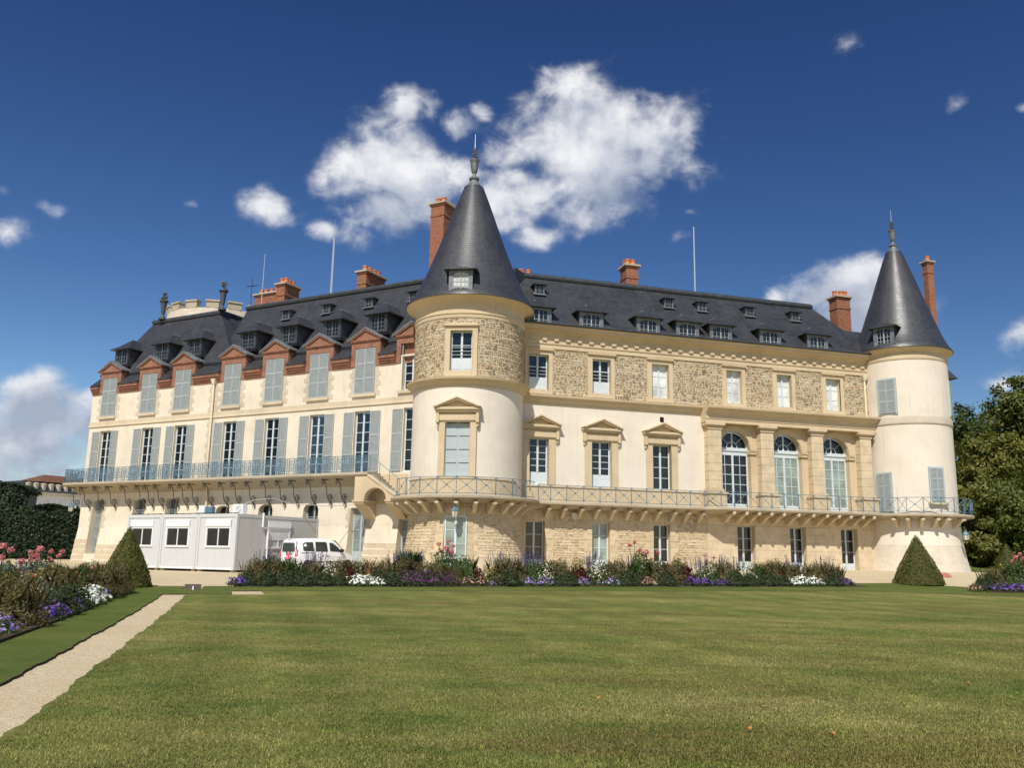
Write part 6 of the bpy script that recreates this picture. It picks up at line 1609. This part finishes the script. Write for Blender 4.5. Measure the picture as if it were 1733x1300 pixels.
# ================= flower beds =================
def blossoms(C, N, r, mat, name='blossoms'):
    n = len(C); N = N / np.linalg.norm(N, axis=1, keepdims=True); a = RNG.normal(size=(n, 3)); e1 = np.cross(N, a); e1 /= np.linalg.norm(e1, axis=1, keepdims=True); e2 = np.cross(N, e1)
    k = 6; r = np.broadcast_to(np.asarray(r), (n,))
    P = np.stack([C + (e1 * math.cos(2 * PI * j / k) + e2 * math.sin(2 * PI * j / k)) * (r * (1 if j % 2 else .72))[:, None] for j in range(k)], 1).reshape(-1, 3)
    return raw(name, P, n, mat)
def pl_bush(leaf, rx, rz, n=900, L=.07, W=.018, extra=None, z0=0.):
    C, v = dome(n, rx, rz, z0); parts = [('foliage', quads('foliage', C, v + RNG.normal(0, .55, v.shape), RNG.uniform(.6, 1.3, n) * L, RNG.uniform(.6, 1.3, n) * W, leaf))]
    if extra:
        m, r, mat = extra; C, v = dome(m, rx * 1.03, rz * 1.04, z0, .93); keep = C[:, 2] > rz * .3; parts.append(('blossoms', blossoms(C[keep], v[keep] + RNG.normal(0, .35, v[keep].shape), r * RNG.uniform(.6, 1.25, keep.sum()), mat)))
    return parts
def pl_spikes(leaf, pet, rx, h0, h1, k=26):
    parts = pl_bush(leaf, rx, h0, 700, .08, .014)
    Cs = []; st_ = MB()
    for i in range(k):
        a = RNG.uniform(0, 2 * PI); r = rx * .85 * math.sqrt(RNG.random()); x, y = r * math.cos(a), r * math.sin(a); H = h1 * RNG.uniform(.78, 1.05); lx, ly = x * .25, y * .25
        m = 26; t = RNG.random(m); z = H * (.55 + .45 * t); q = np.stack([x + lx * t + RNG.normal(0, .016, m) * (1.2 - t), y + ly * t + RNG.normal(0, .016, m) * (1.2 - t), z], 1); Cs.append(q)
        st_.tube([(x * .6, y * .6, h0 * .4), (x, y, H * .55), (x + lx, y + ly, H)], [.008, .006, .003], 3)
    C = np.concatenate(Cs); parts.append(('blossoms', quads('blossoms', C, RNG.normal(size=C.shape), .022, .013, pet)))
    me = st_.mesh('stems'); me.materials.append(MATS[leaf]); parts.append(('stems', me)); return parts
def pl_cleome(pet, h, k=5, rx=.45):
    parts = pl_bush('leaf_green', rx, h * .72, 900, .09, .02); st_ = MB(); Cs = []
    for i in range(k):
        a = RNG.uniform(0, 2 * PI); r = rx * .9 * math.sqrt(RNG.random()); x, y = r * math.cos(a), r * math.sin(a); H = h * RNG.uniform(.72, 1.02)
        st_.tube([(x * .5, y * .5, 0), (x * .9, y * .9, H * .6), (x, y, H)], [.014, .012, .008], 4)
        m = 60; v = RNG.normal(size=(m, 3)); v /= np.linalg.norm(v, axis=1, keepdims=True); Cs.append(v * RNG.uniform(.04, .085, (m, 1)) * np.array([1, 1, .85]) + np.array([x, y, H]))
    C = np.concatenate(Cs); parts.append(('blossoms', quads('blossoms', C, RNG.normal(size=C.shape), .036, .017, pet)))
    me = st_.mesh('stems'); me.materials.append(MATS['leaf_green']); parts.append(('stems', me)); return parts
def pl_grassy(h):
    n = 420; a = RNG.uniform(0, 2 * PI, n); r = .22 * np.sqrt(RNG.random(n)); C = np.stack([r * np.cos(a), r * np.sin(a), np.zeros(n)], 1)
    return [('foliage', upright(C, h * RNG.uniform(.6, 1.05, n), np.full(n, .007), RNG.uniform(.05, .45, n), 'leaf_green', 'foliage'))]
def pl_stems(mat, rx, h, n):
    a = RNG.uniform(0, 2 * PI, n); r = rx * np.sqrt(RNG.random(n)); C = np.stack([r * np.cos(a), r * np.sin(a), np.full(n, .25)], 1)
    return [('stems', upright(C, (h - .25) * RNG.uniform(.6, 1.1, n), np.full(n, .0045), RNG.uniform(.05, .6, n), mat, 'stems'))]
KINDS = {   # name, label noun, builder
 'bronze': ('bronze_bush', 'bronze leaved bush', lambda: pl_bush('leaf_bronze', .54, .78, 2500, .055, .013) + pl_stems('leaf_bronze', .50, .92, 45)),
 'green': ('green_bush', 'green leafy bush', lambda: pl_bush('leaf_green', .52, .76, 1800, .075, .02) + pl_stems('leaf_green', .46, .90, 30)),
 'dark': ('dark_bush', 'dark green low bush', lambda: pl_bush('leaf_dark', .50, .56, 1900, .06, .018)),
 'red': ('red_leaved_plant', 'dark red leaved plant', lambda: pl_bush('leaf_red', .40, .68, 800, .09, .022)),
 'salvia': ('salvia_clump', 'clump of blue violet flower spikes', lambda: pl_spikes('leaf_dark', 'petal_salvia', .42, .52, 1.12)),
 'cleome': ('spider_flower_clump', 'tall clump of pink spider flowers', lambda: pl_cleome('petal_pink', 1.42)),
 'white': ('white_petunia_clump', 'low mound of white petunias', lambda: pl_bush('leaf_green', .46, .34, 500, .05, .02, (200, .050, 'petal_white'))),
 'violet': ('violet_petunia_clump', 'low mound of deep violet petunias', lambda: pl_bush('leaf_dark', .42, .30, 500, .05, .02, (130, .040, 'petal_violet'))),
 'lilac': ('lilac_petunia_clump', 'low mound of lilac petunias', lambda: pl_bush('leaf_green', .42, .28, 450, .05, .02, (130, .040, 'petal_lilac'))),
 'magenta': ('magenta_flower_clump', 'spreading clump of purple magenta flowers', lambda: pl_bush('leaf_dark', .50, .46, 900, .05, .014, (230, .024, 'petal_magenta'))),
 'yellow': ('yellow_flower_clump', 'clump of yellow and orange flowers', lambda: pl_bush('leaf_green', .40, .92, 900, .06, .016, (120, .042, 'petal_yellow'))),
 'orange': ('orange_flower_clump', 'clump of small orange flowers', lambda: pl_bush('leaf_bronze', .38, .72, 800, .06, .014, (120, .030, 'petal_orange'))),
 'gaura': ('white_gaura_clump', 'airy clump of small cream white flowers', lambda: pl_bush('leaf_green', .44, .76, 700, .055, .012, (230, .030, 'petal_cream'))),
 'silver': ('silver_leaved_plant', 'pale silver leaved plant', lambda: pl_bush('leaf_silver', .42, .66, 900, .06, .016, (60, .028, 'petal_cream'))),
 'pinklow': ('pink_flower_clump', 'low clump of pale pink flowers', lambda: pl_bush('leaf_green', .34, .30, 420, .05, .016, (90, .036, 'petal_pink'))),
 'grassy': ('tall_grass_clump', 'upright clump of tall green grass', lambda: pl_grassy(1.2)),
}
PROTO = {}
PLANTS = []
def plant(kind, s, q, sc=1., bed='long', hz=None):
    var = RNG.integers(0, 3); key = (kind, int(var))
    if key not in PROTO: PROTO[key] = KINDS[kind][2]()
    nm = KINDS[kind][0]
    x, y = xy(s, q); x = float(x); y = float(y)
    o = bpy.data.objects.new(nm, None); COL.objects.link(o); o.empty_display_size = .2
    o.location = (x, y, g(x, y) + .06); o.rotation_euler = (0, 0, float(RNG.uniform(0, 6.28))); z = sc * (hz or 1.)
    sc *= 1.18; z *= 1.18
    o.scale = (sc, sc, z)
    for pn, me in PROTO[key]:
        c = bpy.data.objects.new(pn, me); COL.objects.link(c); c.parent = o
    PLANTS.append((o, kind, bed, s, q))
B_, M__, F_ = 37.9, 37.2, 36.55
LONG = [(404, 'violet', F_, .9), (432, 'bronze', M__, 1.0), (446, 'salvia', B_, 1.0), (462, 'green', B_, 1.05), (470, 'bronze', M__, .95), (452, 'dark', F_, .8), (490, 'green', M__, 1.0), (512, 'dark', F_, .85), (532, 'salvia', B_, 1.05), (528, 'bronze', M__, .9), (553, 'gaura', M__, 1.05), (545, 'dark', F_, .75), (578, 'bronze', M__, 1.0), (589, 'red', M__ - .25, .85), (603, 'white', F_, .9), (622, 'white', F_, .85), (642, 'white', F_ - .05, .7), (612, 'bronze', B_, .95), (632, 'orange', M__, 1.0), (650, 'bronze', M__, 1.0), (664, 'dark', F_, .9), (672, 'salvia', B_, 1.05), (692, 'grassy', B_, 1.0), (700, 'salvia', B_, .95), (684, 'bronze', M__, 1.05), (690, 'magenta', F_, 1.0), (712, 'magenta', F_, 1.05), (735, 'magenta', F_, 1.0), (716, 'bronze', M__, .95), (743, 'cleome', B_ - .1, 1.05), (765, 'cleome', B_ - .2, .95), (760, 'magenta', F_, .85), (784, 'green', M__, 1.15), (746, 'bronze', M__, .85), (772, 'bronze', F_ + .2, .7), (806, 'red', M__ - .2, .8), (792, 'pinklow', F_, .9), (815, 'pinklow', F_ + .1, .9), (826, 'yellow', M__, .75), (843, 'salvia', B_, 1.0), (852, 'bronze', M__, 1.1), (832, 'lilac', F_, .5), (862, 'dark', F_, .9), (872, 'bronze', M__, 1.0), (878, 'salvia', B_, .95), (902, 'salvia', B_, 1.1), (903, 'green', M__, .95), (893, 'lilac', F_, .9), (921, 'gaura', F_ + .35, .95), (922, 'lilac', F_ - .05, .9), (946, 'bronze', M__, 1.05), (936, 'bronze', B_, .9), (960, 'red', M__, .75), (962, 'dark', F_, .8), (978, 'yellow', B_, .95), (980, 'red', M__ - .2, .95), (985, 'lilac', F_, .85), (1000, 'salvia', B_, 1.05), (1013, 'gaura', M__ - .2, 1.1), (1020, 'white', M__ - .1, .6), (1037, 'lilac', F_, .95), (1030, 'bronze', M__, .95), (1048, 'bronze', M__, 1.05), (1060, 'dark', F_, .9), (1070, 'salvia', B_, .95), (1085, 'cleome', B_ - .1, 1.1), (1105, 'cleome', B_, .85), (1076, 'green', M__, .95), (1094, 'pinklow', F_, .95), (1083, 'dark', F_ + .2, .75), (1118, 'bronze', M__, 1.05), (1110, 'white', F_ + .15, .45), (1128, 'dark', F_, .85), (1150, 'yellow', B_, 1.05), (1142, 'bronze', M__, 1.0), (1160, 'red', M__, 1.05), (1172, 'violet', F_, .95), (1190, 'violet', F_, .9), (1198, 'cleome', B_ + .1, .75), (1184, 'salvia', B_, .9), (1201, 'gaura', M__, .9), (1222, 'violet', F_, .75), (1214, 'salvia', B_, .95), (1226, 'bronze', M__, 1.05), (1244, 'dark', F_, .9), (1262, 'gaura', M__, 1.1), (1243, 'salvia', B_, .9), (1270, 'dark', F_, .75), (1284, 'green', M__, .9), (1302, 'bronze', M__, 1.05), (1322, 'red', M__, .75), (1318, 'bronze', B_, 1.05), (1300, 'dark', F_, .8), (1342, 'white', F_, .75), (1358, 'white', F_, .95), (1378, 'white', F_, .85), (1340, 'bronze', M__, .95), (1347, 'salvia', B_, 1.0), (1362, 'silver', B_ - .2, .85), (1380, 'bronze', M__, 1.0), (1400, 'bronze', M__, 1.0), (1416, 'bronze', M__, .8), (1398, 'salvia', B_, .95), (1410, 'dark', F_, .8), (1430, 'violet', F_ + .1, .9), (1325, 'dark', F_, .7), (1208, 'green', F_ + .3, .6), (945, 'dark', F_, .65), (640, 'dark', M__ - .3, .8), (575, 'dark', F_, .6), (418, 'dark', F_ + .2, .75), (484, 'dark', F_, .75)]
for px, kd, q, sc in LONG: plant(kd, on_q(px, q), q, sc, 'long')
r_ = random.Random(12)
mixes = {0: ['bronze', 'dark', 'bronze', 'violet'], 1: ['bronze', 'bronze', 'silver', 'green', 'orange'], 2: ['salvia', 'green', 'cleome', 'bronze', 'gaura'], 3: ['cleome', 'green', 'gaura', 'salvia', 'green'], 4: ['green', 'gaura', 'silver', 'cleome']}
q = 13.0
while q < 33.2:
    for row, s in enumerate((-4.05, -4.75, -5.5, -6.3, -7.1)):
        kd = r_.choice(mixes[row]); qq = q + r_.uniform(-.2, .2) + .3 * (row % 2); sc = r_.uniform(.85, 1.05) * (1. if row < 2 else .88)
        if row == 0:
            kd = 'lilac' if q < 18.9 else 'violet' if 20.8 < q < 22.6 else 'white' if 25.8 < q < 28.2 else 'bronze' if q > 31 else kd; sc *= .9
        if row == 1 and 20 < q < 21.2: kd = 'yellow'
        plant(kd, s + r_.uniform(-.1, .1), qq, sc, 'left')
    q += .92
for px, kd, q, sc in [(1652, 'pinklow', 33.7, .8), (1668, 'dark', 34.3, .95), (1690, 'violet', 33.6, 1.0), (1712, 'violet', 33.4, 1.0), (1735, 'violet', 33.2, 1.0), (1680, 'bronze', 34.9, .95), (1700, 'yellow', 35.2, .85), (1690, 'bronze', 34.4, .8), (1715, 'green', 34.7, 1.15), (1735, 'cleome', 35.0, 1.05), (1728, 'silver', 34.3, .8), (1755, 'green', 34.6, 1.1), (1722, 'cleome', 35.4, .9), (1775, 'cleome', 34.5, 1.0), (1760, 'violet', 33.0, 1.0)]:
    plant(kd, on_q(px, q), q, sc, 'right')
ORD = ['first', 'second', 'third', 'fourth', 'fifth', 'sixth', 'seventh', 'eighth', 'ninth', 'tenth', 'eleventh', 'twelfth', 'thirteenth', 'fourteenth', 'fifteenth', 'sixteenth', 'seventeenth', 'eighteenth', 'nineteenth', 'twentieth'] 
def ordw(i): return ORD[i] if i < 20 else 'twenty-' + ORD[i - 20] if i < 29 else 'thirtieth' if i == 29 else 'thirty-' + ORD[i - 30] if i < 39 else 'fortieth'
BED = {'long': 'from left in the long bed', 'left': 'from the chateau in the left bed', 'right': 'from left in the right bed'}
for bed in BED:
    for kd in KINDS:
        grp = [p for p in PLANTS if p[1] == kd and p[2] == bed]
        grp.sort(key=lambda p: (p[3], p[4]) if bed != 'left' else (-p[4], p[3]))
        for i, p in enumerate(grp):
            o = p[0]; o['category'] = 'flowers' if kd not in ('bronze', 'green', 'dark', 'red', 'silver', 'grassy') else 'plant'
            o['label'] = (KINDS[kd][1] + ' ' + (ordw(i) + ' ' + BED[bed] if len(grp) > 1 else 'in the ' + {'long': 'long bed before the chateau', 'left': 'left bed by the path', 'right': 'right corner bed'}[bed]))
            o['group'] = 'plants of the ' + {'long': 'long flower bed', 'left': 'left flower bed', 'right': 'right flower bed'}[bed]

# ================= grass blades near the camera =================
n = 430000
qv = 5.6 + 27.5 * RNG.random(n) ** 2.1; span = .78 * qv + 1.5; sv = qv * .295 * 0 + (RNG.random(n) * 2 - 1) * span + qv * .294
ok = (sv > -1.70) & (sv < 40); sv, qv = sv[ok], qv[ok]
X = dR[0] * sv - dR[1] * qv; Yv = dR[1] * sv + dR[0] * qv
C = np.stack([X, Yv, np.array([g(a, b) for a, b in zip(X.tolist(), Yv.tolist())]) + .021], 1)
me = upright(C, RNG.uniform(.010, .026, len(C)) * np.clip(1.25 - (qv - 5.6) / 30., .3, 1.), RNG.uniform(.0016, .0030, len(C)) * (1 + .06 * qv), RNG.uniform(.2, 1.1, len(C)), 'grass_blade', 'grass_blades')
tagt(link('grass_blades', me, None, kind='stuff'), 'short mown grass blades of the lawn', 'grass')
